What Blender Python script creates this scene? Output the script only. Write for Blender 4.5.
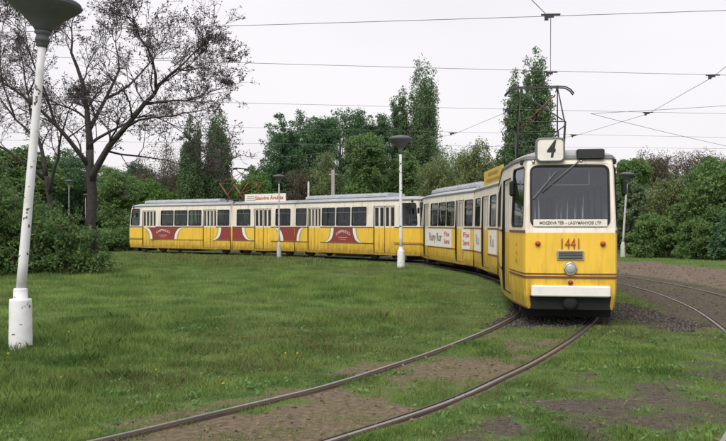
import bpy, math, random
import numpy as np
from mathutils import Vector, Matrix

random.seed(7)
rng = np.random.default_rng(7)
R = math.radians
for o in list(bpy.data.objects):
    bpy.data.objects.remove(o)
scene = bpy.context.scene
col = scene.collection

# ------------------------------------------------------------------ camera, sky, sun, exposure
CAM_H, F, HY = 1.79, 800.0, 225.0          # eye height, focal length in photo pixels, horizon row (photo 726 x 441)
cam_data = bpy.data.cameras.new('camera')
cam_data.sensor_width = 36
cam_data.lens = 36 * F / 726
cam_data.shift_y = (HY - 220.5) / 726
cam_data.clip_end = 3000
cam = bpy.data.objects.new('camera', cam_data)
cam.location = (0, 0, CAM_H)
cam.rotation_euler = (R(90), 0, 0)
col.objects.link(cam)
scene.camera = cam

SUN_EL, SUN_AZ = 52, 205                   # soft sun behind cloud, from behind and left of the camera
world = bpy.data.worlds.new('World')
scene.world = world
world.use_nodes = True
wn = world.node_tree
for n in list(wn.nodes):
    wn.nodes.remove(n)
w_out = wn.nodes.new('ShaderNodeOutputWorld')
w_bg = wn.nodes.new('ShaderNodeBackground')
w_sky = wn.nodes.new('ShaderNodeTexSky')
w_sky.sky_type = 'NISHITA'
w_sky.sun_disc = False
w_sky.sun_elevation = R(SUN_EL)
w_sky.sun_rotation = R(SUN_AZ)
w_sky.dust_density = 4
w_tc = wn.nodes.new('ShaderNodeTexCoord')
w_mp = wn.nodes.new('ShaderNodeMapping')
w_mp.inputs['Scale'].default_value = (1, 1, 3)
w_ns = wn.nodes.new('ShaderNodeTexNoise')
w_ns.inputs['Scale'].default_value = 1.6
w_ns.inputs['Detail'].default_value = 3
w_rp = wn.nodes.new('ShaderNodeValToRGB')
w_rp.color_ramp.elements[0].position = .3
w_rp.color_ramp.elements[0].color = (.86, .825, .865, 1)
w_rp.color_ramp.elements[1].position = .7
w_rp.color_ramp.elements[1].color = (.98, .945, .965, 1)
w_sc = wn.nodes.new('ShaderNodeVectorMath')
w_sc.operation = 'SCALE'
w_sc.inputs['Scale'].default_value = 5.65
w_mx = wn.nodes.new('ShaderNodeMixRGB')
w_mx.inputs['Fac'].default_value = .93
wn.links.new(w_tc.outputs['Generated'], w_mp.inputs['Vector'])
wn.links.new(w_mp.outputs['Vector'], w_ns.inputs['Vector'])
wn.links.new(w_ns.outputs['Fac'], w_rp.inputs['Fac'])
wn.links.new(w_rp.outputs['Color'], w_sc.inputs[0])
wn.links.new(w_sky.outputs['Color'], w_mx.inputs['Color1'])
wn.links.new(w_sc.outputs['Vector'], w_mx.inputs['Color2'])
wn.links.new(w_mx.outputs['Color'], w_bg.inputs['Color'])
w_bg.inputs['Strength'].default_value = .1
wn.links.new(w_bg.outputs['Background'], w_out.inputs['Surface'])

sun_d = bpy.data.lights.new('sun', 'SUN')
sun_d.energy = 1.5
sun_d.angle = R(45)
sun_d.color = (1, .96, .9)
sun = bpy.data.objects.new('sun', sun_d)
sun.rotation_euler = (R(90 - SUN_EL), 0, R(-25))
sun.location = (-8, -10, 25)
col.objects.link(sun)

scene.render.engine = 'CYCLES'
scene.render.resolution_x = 1024
scene.render.resolution_y = 622
scene.view_settings.view_transform = 'Standard'
scene.view_settings.look = 'None'
scene.view_settings.exposure = 0.88
scene.view_settings.gamma = 1
scene.view_settings.use_curve_mapping = False
scene.cycles.max_bounces = 6
scene.cycles.transparent_max_bounces = 12

# ------------------------------------------------------------------ materials
MATS = {}
def new_mat(name):
    m = bpy.data.materials.new(name)
    m.use_nodes = True
    MATS[name] = m
    return m, m.node_tree, m.node_tree.nodes['Principled BSDF']

def mat(name, c, rough=.5, metal=0, var=.12, scale=6, dirt=None, dirt_amt=.0, dirt_scale=3, bump=0, spec=None, coat=0, streak=False, chips=None, zdirt=0):
    m, nt, b = new_mat(name)
    N, L = nt.nodes, nt.links
    b.inputs['Roughness'].default_value = rough
    b.inputs['Metallic'].default_value = metal
    if coat:
        b.inputs['Coat Weight'].default_value = coat
        b.inputs['Coat Roughness'].default_value = .15
    if spec is not None:
        b.inputs['Specular IOR Level'].default_value = spec
    tc = N.new('ShaderNodeTexCoord')
    n1 = N.new('ShaderNodeTexNoise')
    n1.inputs['Scale'].default_value = scale
    n1.inputs['Detail'].default_value = 5
    L.new(tc.outputs['Object'], n1.inputs['Vector'])
    rp = N.new('ShaderNodeValToRGB')
    rp.color_ramp.elements[0].position = .3
    rp.color_ramp.elements[1].position = .7
    rp.color_ramp.elements[0].color = (*[v * (1 - var) for v in c], 1)
    rp.color_ramp.elements[1].color = (*[min(1, v * (1 + var)) for v in c], 1)
    L.new(n1.outputs['Fac'], rp.inputs['Fac'])
    out = rp.outputs['Color']
    if dirt:
        n2 = N.new('ShaderNodeTexNoise')
        n2.inputs['Scale'].default_value = dirt_scale
        n2.inputs['Detail'].default_value = 8
        n2.inputs['Roughness'].default_value = .65
        if streak:
            mp = N.new('ShaderNodeMapping')
            mp.inputs['Scale'].default_value = (3, 3, .35)
            L.new(tc.outputs['Object'], mp.inputs['Vector'])
            L.new(mp.outputs['Vector'], n2.inputs['Vector'])
        else:
            L.new(tc.outputs['Object'], n2.inputs['Vector'])
        r2 = N.new('ShaderNodeValToRGB')
        r2.color_ramp.elements[0].position = .48
        r2.color_ramp.elements[0].color = (0, 0, 0, 1)
        r2.color_ramp.elements[1].position = .75
        r2.color_ramp.elements[1].color = (dirt_amt,) * 3 + (1,)
        L.new(n2.outputs['Fac'], r2.inputs['Fac'])
        mx = N.new('ShaderNodeMixRGB')
        L.new(r2.outputs['Color'], mx.inputs['Fac'])
        L.new(out, mx.inputs['Color1'])
        mx.inputs['Color2'].default_value = (*dirt, 1)
        out = mx.outputs['Color']
    if zdirt:
        sx = N.new('ShaderNodeSeparateXYZ'); L.new(tc.outputs['Object'], sx.inputs[0])
        nz = N.new('ShaderNodeTexNoise'); nz.inputs['Scale'].default_value = 4; nz.inputs['Detail'].default_value = 7; nz.inputs['Roughness'].default_value = .7
        mpz = N.new('ShaderNodeMapping'); mpz.inputs['Scale'].default_value = (2, 2, .5); L.new(tc.outputs['Object'], mpz.inputs['Vector']); L.new(mpz.outputs['Vector'], nz.inputs['Vector'])
        ma = N.new('ShaderNodeMath'); ma.operation = 'MULTIPLY_ADD'; ma.inputs[1].default_value = 1.1; L.new(nz.outputs['Fac'], ma.inputs[0])
        mr = N.new('ShaderNodeMapRange'); mr.inputs[1].default_value = .3; mr.inputs[2].default_value = 1.3; mr.inputs[3].default_value = .28; mr.inputs[4].default_value = -.30
        L.new(sx.outputs['Z'], mr.inputs[0]); L.new(mr.outputs[0], ma.inputs[2])
        rz_ = N.new('ShaderNodeMapRange'); rz_.inputs[1].default_value = .45; rz_.inputs[2].default_value = .95; rz_.inputs[4].default_value = zdirt; L.new(ma.outputs[0], rz_.inputs[0])
        mx = N.new('ShaderNodeMixRGB'); L.new(rz_.outputs[0], mx.inputs['Fac']); L.new(out, mx.inputs['Color1']); mx.inputs['Color2'].default_value = (.10, .07, .035, 1); out = mx.outputs['Color']
    if chips:
        n3 = N.new('ShaderNodeTexNoise')
        n3.inputs['Scale'].default_value = chips[0]
        n3.inputs['Detail'].default_value = 3
        L.new(tc.outputs['Object'], n3.inputs['Vector'])
        r3 = N.new('ShaderNodeValToRGB')
        r3.color_ramp.elements[0].position = chips[1]
        r3.color_ramp.elements[0].color = (0, 0, 0, 1)
        r3.color_ramp.elements[1].position = chips[1] + .03
        r3.color_ramp.elements[1].color = (1, 1, 1, 1)
        L.new(n3.outputs['Fac'], r3.inputs['Fac'])
        mx = N.new('ShaderNodeMixRGB')
        L.new(r3.outputs['Color'], mx.inputs['Fac'])
        L.new(out, mx.inputs['Color1'])
        mx.inputs['Color2'].default_value = (*chips[2], 1)
        out = mx.outputs['Color']
    L.new(out, b.inputs['Base Color'])
    if bump:
        bp = N.new('ShaderNodeBump')
        bp.inputs['Strength'].default_value = bump
        bp.inputs['Distance'].default_value = .02
        L.new(n1.outputs['Fac'], bp.inputs['Height'])
        L.new(bp.outputs['Normal'], b.inputs['Normal'])
    return m

GRIME = (.12, .09, .06)
mat('yellow_paint', (.82, .52, .048), .38, var=.05, scale=2, dirt=(.34, .2, .05), dirt_amt=.42, dirt_scale=2.2, streak=True, coat=.2, bump=.05, zdirt=.75)
mat('cream_paint', (.76, .70, .60), .4, var=.04, scale=2, dirt=(.36, .3, .22), dirt_amt=.65, dirt_scale=2.6, streak=True, coat=.15, bump=.05)
mat('roof_paint', (.36, .37, .385), .65, var=.15, dirt=(.14, .13, .12), dirt_amt=.7)
mat('roof_box_paint', (.40, .425, .455), .55, var=.15, dirt=(.16, .15, .15), dirt_amt=.6)
mat('trim_brown', (.16, .055, .025), .5, dirt=GRIME, dirt_amt=.4)
mat('rubber_black', (.014, .014, .015), .6, spec=.3)
mat('dark_iron', (.035, .032, .03), .75, dirt=(.09, .06, .04), dirt_amt=.6, bump=.3)
mat('bumper_white', (.80, .78, .74), .45, dirt=(.4, .34, .28), dirt_amt=.4, dirt_scale=6)
mat('chrome', (.62, .62, .60), .2, 1, dirt=GRIME, dirt_amt=.3)
mat('lamp_glass', (.36, .38, .36), .12, dirt=(.3, .28, .22), dirt_amt=.5, dirt_scale=12)
mat('amber', (.34, .055, .012), .25)
mat('tail_red', (.20, .02, .012), .25)
mat('sign_white', (.78, .74, .68), .5, dirt=(.45, .4, .33), dirt_amt=.3)
mat('sign_black', (.02, .02, .022), .4)
mat('frame_grey', (.13, .15, .15), .5, dirt=GRIME, dirt_amt=.3)
mat('number_brown', (.30, .06, .015), .5)
mat('advert_red', (.24, .04, .03), .5, var=.08, dirt=(.2, .06, .05), dirt_amt=.4)
mat('advert_white', (.80, .77, .72), .5, var=.03, dirt=(.5, .46, .4), dirt_amt=.3)
mat('advert_green', (.35, .42, .10), .5, var=.05)
mat('print_red', (.55, .07, .06), .5)
mat('print_dark', (.09, .065, .06), .5)
mat('print_pink', (.50, .22, .19), .5)
mat('print_olive', (.30, .21, .05), .5)
mat('print_grey', (.33, .31, .27), .5)
mat('board_yellow', (.66, .42, .03), .5, dirt=(.3, .2, .05), dirt_amt=.4)
mat('seat_brown', (.16, .07, .035), .5)
mat('interior', (.50, .50, .46), .6)
mat('interior_floor', (.07, .06, .055), .7)
mat('pan_red', (.26, .06, .04), .5, dirt=GRIME, dirt_amt=.4)
mat('pan_black', (.03, .028, .028), .5)
mat('steel_rail', (.085, .062, .048), .6, .25, var=.2, scale=3, dirt=(.14, .075, .04), dirt_amt=.85, dirt_scale=5, bump=.2)
mat('groove_black', (.022, .018, .015), .95, bump=.3)  # near-black floor of the rail groove
mat('rail_shine', (.34, .32, .29), .33, .8, var=.2, scale=8, dirt=(.2, .13, .08), dirt_amt=.7, dirt_scale=8)
mat('lamp_white', (.72, .72, .75), .6, var=.05, dirt=(.42, .40, .38), dirt_amt=.5, dirt_scale=4, chips=(9, .635, (.10, .07, .06)))
mat('lamp_grey', (.50, .49, .48), .6, dirt=(.3, .28, .25), dirt_amt=.5, chips=(7, .63, (.12, .08, .07)))
mat('lamp_head', (.125, .125, .14), .8, spec=.15, dirt=(.11, .10, .09), dirt_amt=.5)
mat('concrete', (.36, .35, .33), .85, bump=.3, dirt=(.2, .19, .17), dirt_amt=.5)
mat('wire', (.14, .14, .15), .5, .3)
mat('bark_dark', (.038, .031, .030), .9, var=.35, scale=9, bump=.8)
mat('bark_grey', (.10, .085, .07), .9, var=.3, scale=6, bump=.6)

def glass(name, tint, gloss=.05, ior=1.75):
    m, nt, b = new_mat(name)
    N, L = nt.nodes, nt.links
    N.remove(b)
    tr = N.new('ShaderNodeBsdfTransparent')
    tr.inputs['Color'].default_value = (*tint, 1)
    gl = N.new('ShaderNodeBsdfGlossy')
    gl.inputs['Roughness'].default_value = gloss
    gl.inputs['Color'].default_value = (.86, .92, 1, 1)
    fr = N.new('ShaderNodeFresnel')
    fr.inputs['IOR'].default_value = ior
    nz = N.new('ShaderNodeTexNoise')
    nz.inputs['Scale'].default_value = 1.3
    bp = N.new('ShaderNodeBump')
    bp.inputs['Strength'].default_value = .06
    bp.inputs['Distance'].default_value = .05
    L.new(nz.outputs['Fac'], bp.inputs['Height'])
    L.new(bp.outputs['Normal'], gl.inputs['Normal'])
    mx = N.new('ShaderNodeMixShader')
    L.new(fr.outputs['Fac'], mx.inputs['Fac'])
    L.new(tr.outputs['BSDF'], mx.inputs[1])
    L.new(gl.outputs['BSDF'], mx.inputs[2])
    L.new(mx.outputs['Shader'], N['Material Output'].inputs['Surface'])
    return m
glass('window_glass', (.62, .68, .66), .05, 1.5)
glass('windscreen_glass', (.76, .79, .86), .03, 1.95)

def leaf_mat(name, c1, c2, trans=.35, rough=.55, clump=1.1, amp=1.5):
    m, nt, b = new_mat(name)
    N, L = nt.nodes, nt.links
    geo = N.new('ShaderNodeNewGeometry')
    tc = N.new('ShaderNodeTexCoord')
    nz = N.new('ShaderNodeTexNoise')
    nz.inputs['Scale'].default_value = clump
    nz.inputs['Detail'].default_value = 4
    L.new(tc.outputs['Object'], nz.inputs['Vector'])
    ad = N.new('ShaderNodeMath')
    ad.operation = 'MULTIPLY_ADD'
    ad.inputs[1].default_value = .45
    L.new(geo.outputs['Random Per Island'], ad.inputs[0])
    sub = N.new('ShaderNodeMath')
    sub.operation = 'MULTIPLY_ADD'
    sub.inputs[1].default_value = amp
    sub.inputs[2].default_value = .25 - amp / 2
    L.new(nz.outputs['Fac'], sub.inputs[0])
    L.new(sub.outputs['Value'], ad.inputs[2])
    rp = N.new('ShaderNodeValToRGB')
    rp.color_ramp.elements[0].position = .1
    rp.color_ramp.elements[1].position = 1
    rp.color_ramp.elements[0].color = (*c1, 1)
    rp.color_ramp.elements[1].color = (*c2, 1)
    L.new(ad.outputs['Value'], rp.inputs['Fac'])
    L.new(rp.outputs['Color'], b.inputs['Base Color'])
    b.inputs['Roughness'].default_value = rough
    b.inputs['Specular IOR Level'].default_value = .25
    tl = N.new('ShaderNodeBsdfTranslucent')
    L.new(rp.outputs['Color'], tl.inputs['Color'])
    mx = N.new('ShaderNodeMixShader')
    mx.inputs['Fac'].default_value = trans
    L.new(b.outputs['BSDF'], mx.inputs[1])
    L.new(tl.outputs['BSDF'], mx.inputs[2])
    L.new(mx.outputs['Shader'], N['Material Output'].inputs['Surface'])
    return m
leaf_mat('leaf_dark', (.056, .122, .060), (.14, .255, .115))
leaf_mat('leaf_mid', (.085, .162, .052), (.205, .32, .11))
leaf_mat('leaf_bright', (.08, .17, .04), (.19, .32, .09))
leaf_mat('leaf_poplar', (.078, .142, .066), (.17, .26, .115))
leaf_mat('leaf_pale', (.12, .165, .065), (.26, .31, .14))
leaf_mat('leaf_brown', (.085, .070, .050), (.17, .145, .10))
leaf_mat('leaf_bud', (.072, .055, .062), (.17, .13, .14), .2)
leaf_mat('leaf_sage', (.085, .135, .065), (.19, .26, .125))
leaf_mat('leaf_lilac', (.062, .125, .040), (.16, .255, .085))
leaf_mat('flower_lilac', (.10, .045, .05), (.19, .09, .10))
leaf_mat('grass_blade', (.072, .155, .034), (.31, .43, .12), .42, .6, .9, 2.2)
leaf_mat('grass_dry', (.15, .135, .06), (.27, .24, .12), .3, .7, .8)
leaf_mat('dandelion', (.62, .42, .02), (.75, .6, .05), .2)

# ------------------------------------------------------------------ helpers
def tag(o, label=None, cat=None, group=None, kind=None):
    if label: o['label'] = label
    if cat: o['category'] = cat
    if group: o['group'] = group
    if kind: o['kind'] = kind
    return o

def link(name, me, parent=None, loc=(0, 0, 0), rz=0):
    o = bpy.data.objects.new(name, me)
    o.location = loc
    o.rotation_euler = (0, 0, rz)
    o.parent = parent
    col.objects.link(o)
    return o

def empty(name, loc=(0, 0, 0), rz=0, parent=None):
    o = link(name, None, parent, loc, rz)
    o.empty_display_size = .3
    return o

class MB:
    def __init__(s):
        s.v, s.f, s.m, s.sm = [], [], [], []
    def vert(s, p):
        s.v.append(tuple(p)); return len(s.v) - 1
    def face(s, pts, mi=0, smooth=False):
        q = []
        for p in pts:
            p = tuple(p)
            if not q or (Vector(q[-1]) - Vector(p)).length > 1e-6:
                q.append(p)
        if len(q) > 2 and (Vector(q[0]) - Vector(q[-1])).length < 1e-6:
            q.pop()
        if len(q) < 3: return
        s.f.append([s.vert(p) for p in q]); s.m.append(mi); s.sm.append(smooth)
    def box(s, c, d, mi=0, M=None):
        x, y, z = d[0] / 2, d[1] / 2, d[2] / 2
        P = [Vector((sx * x, sy * y, sz * z)) for sz in (-1, 1) for sy in (-1, 1) for sx in (-1, 1)]
        if M: P = [M @ p for p in P]
        P = [p + Vector(c) for p in P]
        b = len(s.v); s.v += [tuple(p) for p in P]
        for q in ((0, 2, 3, 1), (4, 5, 7, 6), (0, 1, 5, 4), (2, 6, 7, 3), (0, 4, 6, 2), (1, 3, 7, 5)):
            s.f.append([b + i for i in q]); s.m.append(mi); s.sm.append(False)
    def cbox(s, c, d, bev=.02, mi=0):
        # box with chamfered edges
        x, y, z = d[0] / 2, d[1] / 2, d[2] / 2
        bev = min(bev, x * .9, y * .9, z * .9)
        rings = []
        for (zz, k) in ((-z, bev), (-z + bev, 0), (z - bev, 0), (z, bev)):
            a, b_ = x - k, y - k
            t = bev * .8
            rings.append([(c[0] + px, c[1] + py, c[2] + zz) for px, py in
                          ((a - t, -b_), (a, -b_ + t), (a, b_ - t), (a - t, b_), (-a + t, b_), (-a, b_ - t), (-a, -b_ + t), (-a + t, -b_))])
        s.loft(rings, mi, closed=True, caps=True)
    def loft(s, rings, mi=0, closed=True, caps=False, smooth=False):
        base = len(s.v); n = len(rings[0])
        for r in rings: s.v += [tuple(p) for p in r]
        for i in range(len(rings) - 1):
            for j in range(n if closed else n - 1):
                k = (j + 1) % n
                s.f.append([base + i * n + j, base + i * n + k, base + (i + 1) * n + k, base + (i + 1) * n + j]); s.m.append(mi); s.sm.append(smooth)
        if caps:
            s.f.append([base + j for j in range(n)][::-1]); s.m.append(mi); s.sm.append(False)
            e = base + (len(rings) - 1) * n
            s.f.append([e + j for j in range(n)]); s.m.append(mi); s.sm.append(False)
    def tube(s, pts, r, n=6, mi=0, caps=True):
        pts = [Vector(p) for p in pts]
        if not hasattr(r, '__len__'): r = [r] * len(pts)
        rings = []; prev = None
        for i, p in enumerate(pts):
            d = (pts[min(i + 1, len(pts) - 1)] - pts[max(i - 1, 0)])
            if d.length < 1e-9: d = Vector((0, 0, 1))
            d.normalize()
            if prev is None:
                a = Vector((1, 0, 0)) if abs(d.x) < .8 else Vector((0, 1, 0))
                u = d.cross(a).normalized()
            else:
                u = (prev - d * prev.dot(d)).normalized()
            prev = u
            w = d.cross(u)
            rings.append([p + (u * math.cos(2 * math.pi * k / n) + w * math.sin(2 * math.pi * k / n)) * r[i] for k in range(n)])
        s.loft(rings, mi, True, caps, smooth=n > 4)
    def lathe(s, prof, n=20, c=(0, 0, 0), axis='z', mi=0, smooth=True):
        rings = []
        for r, h in prof:
            ring = []
            for k in range(n):
                a = 2 * math.pi * k / n
                if axis == 'z': p = (r * math.cos(a), r * math.sin(a), h)
                elif axis == 'y': p = (r * math.cos(a), h, r * math.sin(a))
                else: p = (h, r * math.cos(a), r * math.sin(a))
                ring.append((p[0] + c[0], p[1] + c[1], p[2] + c[2]))
            rings.append(ring)
        s.loft(rings, mi, True, True, smooth)
    def mesh(s, name, mats):
        me = bpy.data.meshes.new(name)
        me.from_pydata(s.v, [], s.f)
        for m in mats: me.materials.append(MATS[m])
        me.polygons.foreach_set('material_index', s.m)
        me.polygons.foreach_set('use_smooth', s.sm)
        me.update()
        return me
    def build(s, name, mats, parent=None, loc=(0, 0, 0), rz=0):
        if isinstance(mats, str): mats = [mats]
        return link(name, s.mesh(name, mats), parent, loc, rz)

def np_mesh(name, V, size, mats, mi=None):
    """mesh of loose polygons: V (n, size, 3)"""
    n = V.shape[0]
    me = bpy.data.meshes.new(name)
    me.vertices.add(n * size); me.loops.add(n * size); me.polygons.add(n)
    me.vertices.foreach_set('co', V.reshape(-1).astype(np.float32))
    me.loops.foreach_set('vertex_index', np.arange(n * size, dtype=np.int32))
    me.polygons.foreach_set('loop_start', np.arange(0, n * size, size, dtype=np.int32))
    me.polygons.foreach_set('loop_total', np.full(n, size, dtype=np.int32))
    for m in mats: me.materials.append(MATS[m])
    if mi is not None: me.polygons.foreach_set('material_index', mi.astype(np.int32))
    me.update(calc_edges=True)
    return me

def text(body, size, matname, parent, base, ax, ay, n, loc=(0, 0, 0), rz=0, name='lettering', width=None, off=.004, shear=0, arc=0, bold=.0):
    c = bpy.data.curves.new('t', 'FONT')
    c.body = body; c.size = size; c.align_x = 'CENTER'; c.align_y = 'CENTER'
    c.extrude = .001; c.shear = shear; c.offset = bold; c.resolution_u = 3
    t = bpy.data.objects.new('t', c)
    me = bpy.data.meshes.new_from_object(t)
    bpy.data.objects.remove(t); bpy.data.curves.remove(c)
    co = np.zeros(len(me.vertices) * 3); me.vertices.foreach_get('co', co); co = co.reshape(-1, 3)
    if width:
        w = co[:, 0].max() - co[:, 0].min(); co[:, 0] *= width / w
    if arc:
        co[:, 1] += -arc * (co[:, 0] / (abs(co[:, 0]).max() + 1e-6)) ** 2
    ax, ay, n, base = map(np.array, (ax, ay, n, base))
    P = base + co[:, :1] * ax + co[:, 1:2] * ay + (co[:, 2:] + off) * n
    me.vertices.foreach_set('co', P.reshape(-1).astype(np.float32))
    me.materials.clear(); me.materials.append(MATS[matname]); me.update()
    return link(name, me, parent, loc, rz)

def vnoise(x, y, sc, seed=0):
    x = np.asarray(x) * sc; y = np.asarray(y) * sc
    xi = np.floor(x).astype(np.int64); yi = np.floor(y).astype(np.int64)
    fx = x - xi; fy = y - yi
    fx = fx * fx * (3 - 2 * fx); fy = fy * fy * (3 - 2 * fy)
    def h(a, b):
        k = (a * 374761393 + b * 668265263 + seed * 974711) & 0x7fffffff
        k = ((k ^ (k >> 13)) * 1274126177) & 0x7fffffff
        return ((k ^ (k >> 16)) & 0xffff) / 65535.
    return (h(xi, yi) * (1 - fx) + h(xi + 1, yi) * fx) * (1 - fy) + (h(xi, yi + 1) * (1 - fx) + h(xi + 1, yi + 1) * fx) * fy
def fbm(x, y, sc, seed=0, o=4):
    s = 0; a = .5; t = 0
    for i in range(o):
        s = s + a * vnoise(x, y, sc * 2 ** i, seed + i * 17); t += a; a *= .55
    return s / t
def sstep(a, b, x): 
    t = np.clip((x - a) / (b - a), 0, 1); return t * t * (3 - 2 * t)

def spline(P, step=.4):
    P = [Vector(p) for p in P]; out = []
    for i in range(len(P) - 1):
        p0 = P[max(i - 1, 0)]; p1 = P[i]; p2 = P[i + 1]; p3 = P[min(i + 2, len(P) - 1)]
        n = max(2, int((p2 - p1).length / step))
        for k in range(n):
            t = k / n
            out.append(.5 * ((2 * p1) + (p2 - p0) * t + (2 * p0 - 5 * p1 + 4 * p2 - p3) * t * t + (3 * p1 - p0 - 3 * p2 + p3) * t ** 3))
    out.append(P[-1]); return out

def gx(px, d): return (px - 363) / F * d           # a photo column at a known ground distance
def gz(py, d): return CAM_H + (HY - py) / F * d

# ------------------------------------------------------------------ track paths
MAIN = spline([(-12, .6), (-6.4, 2.3), (-3.9, 4.0), (-2.05, 5.6), (-.82, 7.05), (.20, 8.35), (.98, 9.65), (1.71, 10.96), (2.68, 12.95), (3.4, 14.63), (3.92, 16.1), (4.72, 19.5),
               (5.05, 23.1), (5.0, 28.1), (4.5, 32), (3.75, 35.2), (1.75, 39.4), (-2.97, 44.7), (-7.04, 47.8), (-13, 51.6), (-25, 58.5), (-45, 67)])
SIDE = spline([(1.0, 2.2), (4.2, 7.2), (6.2, 11.5), (7.45, 15.6), (8.1, 18.7), (8.45, 21.5), (8.55, 24.5), (8.2, 28.5), (7.3, 33), (5.5, 38.5), (2, 45), (-4, 51.5), (-14, 58), (-30, 66)])
MA = np.array([(p.x, p.y) for p in MAIN]); SA = np.array([(p.x, p.y) for p in SIDE])

def pdist(x, y, A):
    """signed lateral distance (right positive looking along the path) and unsigned distance to a path"""
    x = np.asarray(x, float).ravel(); y = np.asarray(y, float).ravel()
    best = np.full(x.shape, 1e9); sg = np.zeros(x.shape)
    for i in range(len(A) - 1):
        d = A[i + 1] - A[i]; L2 = d @ d
        t = np.clip(((x - A[i, 0]) * d[0] + (y - A[i, 1]) * d[1]) / L2, 0, 1)
        ex = x - A[i, 0] - t * d[0]; ey = y - A[i, 1] - t * d[1]
        q = ex * ex + ey * ey
        m = q < best
        best = np.where(m, q, best); sg = np.where(m, ex * d[1] - ey * d[0], sg)
    return np.sign(sg) * np.sqrt(best)

GAUGE = 1.5
def masks(x, y):
    """bare soil, gravel and dirt road amounts at ground points"""
    x = np.asarray(x, float).ravel(); y = np.asarray(y, float).ravel()
    dm = pdist(x, y, MA); ds = pdist(x, y, SA)
    n1 = fbm(x, y, .9, 3); n2 = fbm(x, y, 2.6, 9); n3 = fbm(x, y, .35, 21)
    nn = (n1 * .6 + n2 * .4)
    soil = np.zeros_like(x)
    inb = sstep(.95, .55, np.abs(dm))                                    # between the rails
    soil = np.maximum(soil, inb * sstep(.36, .68, nn + .05 * sstep(12, 8, y) - .06 * sstep(12, 14, y)))
    rail = np.minimum(np.abs(dm - GAUGE / 2), np.abs(dm + GAUGE / 2))
    soil = np.maximum(soil, sstep(.13, .04, rail) * .85)
    inner = sstep(-1.55, -.95, dm) * sstep(-.6, -.8, dm) * sstep(14, 10, y)    # trodden strip outside the inner rail
    soil = np.maximum(soil, inner * sstep(.42, .6, nn) * .9)
    # worn ground on the right of the near track
    band = sstep(.8, 1.5, dm) * sstep(6.2, 4.0, np.abs(dm)) * sstep(13.2, 11.2, y + .10 * x + 2.0 * (n3 - .5)) 
    soil = np.maximum(soil, band * sstep(.42, .74, nn + .05 * sstep(11.0, 8.5, y)))
    corner = sstep(.9, .2, np.abs(ds + .0)) * sstep(10, 8.0, y)
    soil = np.maximum(soil, corner)
    # second track and the dirt road behind it
    trk = sstep(1.9, 1.2, np.abs(ds) + .5 * (n1 - .5)) * sstep(12, 14.5, y)
    soil = np.maximum(soil, trk * (.75 + .35 * (n2 - .4)))
    road = sstep(1.35, 1.9, ds) * sstep(8.2, 6.4, ds + 1.6 * (n1 - .5)) * sstep(11, 15, y)
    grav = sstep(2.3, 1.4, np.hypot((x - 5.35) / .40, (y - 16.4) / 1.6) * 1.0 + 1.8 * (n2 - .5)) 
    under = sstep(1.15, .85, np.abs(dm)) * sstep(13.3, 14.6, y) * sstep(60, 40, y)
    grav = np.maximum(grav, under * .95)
    return np.clip(soil, 0, 1), np.clip(grav, 0, 1), np.clip(road, 0, 1), dm, ds

def ground_z(x, y):
    x = np.asarray(x, float).ravel(); y = np.asarray(y, float).ravel()
    d = np.minimum(np.abs(pdist(x, y, MA)), np.abs(pdist(x, y, SA)))
    k = sstep(1.0, 3.5, d)
    return k * ((fbm(x, y, .25, 5) - .5) * .22 + (fbm(x, y, 1.1, 8) - .5) * .07) + (fbm(x, y, 2.2, 31) - .5) * .03 * sstep(.1, .4, d)

# ------------------------------------------------------------------ ground
def axis_pts(segs):
    out = []
    for a, b, s in segs: out += list(np.arange(a, b, s))
    return np.array(out + [segs[-1][1]])
gxs = axis_pts([(-180, -60, 20), (-60, -24, 3), (-24, -9, .6), (-9, 13, .15), (13, 24, .6), (24, 60, 3), (60, 180, 20)])
gys = axis_pts([(-42, -6, 6), (-6, 3, .8), (3, 22, .15), (22, 46, .4), (46, 90, 2), (90, 250, 20)])
GX, GY = np.meshgrid(gxs, gys)
shape = GX.shape
gxf, gyf = GX.ravel(), GY.ravel()
GZ = ground_z(gxf, gyf)
GZ = GZ * sstep(400, 60, np.hypot(gxf, gyf))
nx, ny = len(gxs), len(gys)
me = bpy.data.meshes.new('ground')
idx = np.arange(nx * ny).reshape(ny, nx)
quads = np.stack([idx[:-1, :-1], idx[:-1, 1:], idx[1:, 1:], idx[1:, :-1]], -1).reshape(-1, 4)
me.vertices.add(nx * ny); me.loops.add(quads.size); me.polygons.add(len(quads))
me.vertices.foreach_set('co', np.stack([gxf, gyf, GZ], -1).ravel().astype(np.float32))
me.loops.foreach_set('vertex_index', quads.ravel().astype(np.int32))
me.polygons.foreach_set('loop_start', np.arange(0, quads.size, 4, dtype=np.int32))
me.polygons.foreach_set('loop_total', np.full(len(quads), 4, dtype=np.int32))
me.polygons.foreach_set('use_smooth', np.ones(len(quads), dtype=bool))
me.update(calc_edges=True)
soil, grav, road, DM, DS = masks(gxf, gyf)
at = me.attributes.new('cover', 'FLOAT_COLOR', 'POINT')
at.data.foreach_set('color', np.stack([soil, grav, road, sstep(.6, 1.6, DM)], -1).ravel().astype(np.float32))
m, nt, b = new_mat('ground_mix')
N, L = nt.nodes, nt.links
b.inputs['Roughness'].default_value = .95
b.inputs['Specular IOR Level'].default_value = .15
tc = N.new('ShaderNodeTexCoord')
av = N.new('ShaderNodeAttribute'); av.attribute_name = 'cover'
sp = N.new('ShaderNodeSeparateColor'); L.new(av.outputs['Color'], sp.inputs['Color'])
def ntex(sc, det=6, ro=.6):
    n = N.new('ShaderNodeTexNoise'); n.inputs['Scale'].default_value = sc; n.inputs['Detail'].default_value = det; n.inputs['Roughness'].default_value = ro
    L.new(tc.outputs['Object'], n.inputs['Vector']); return n.outputs['Fac']
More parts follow.
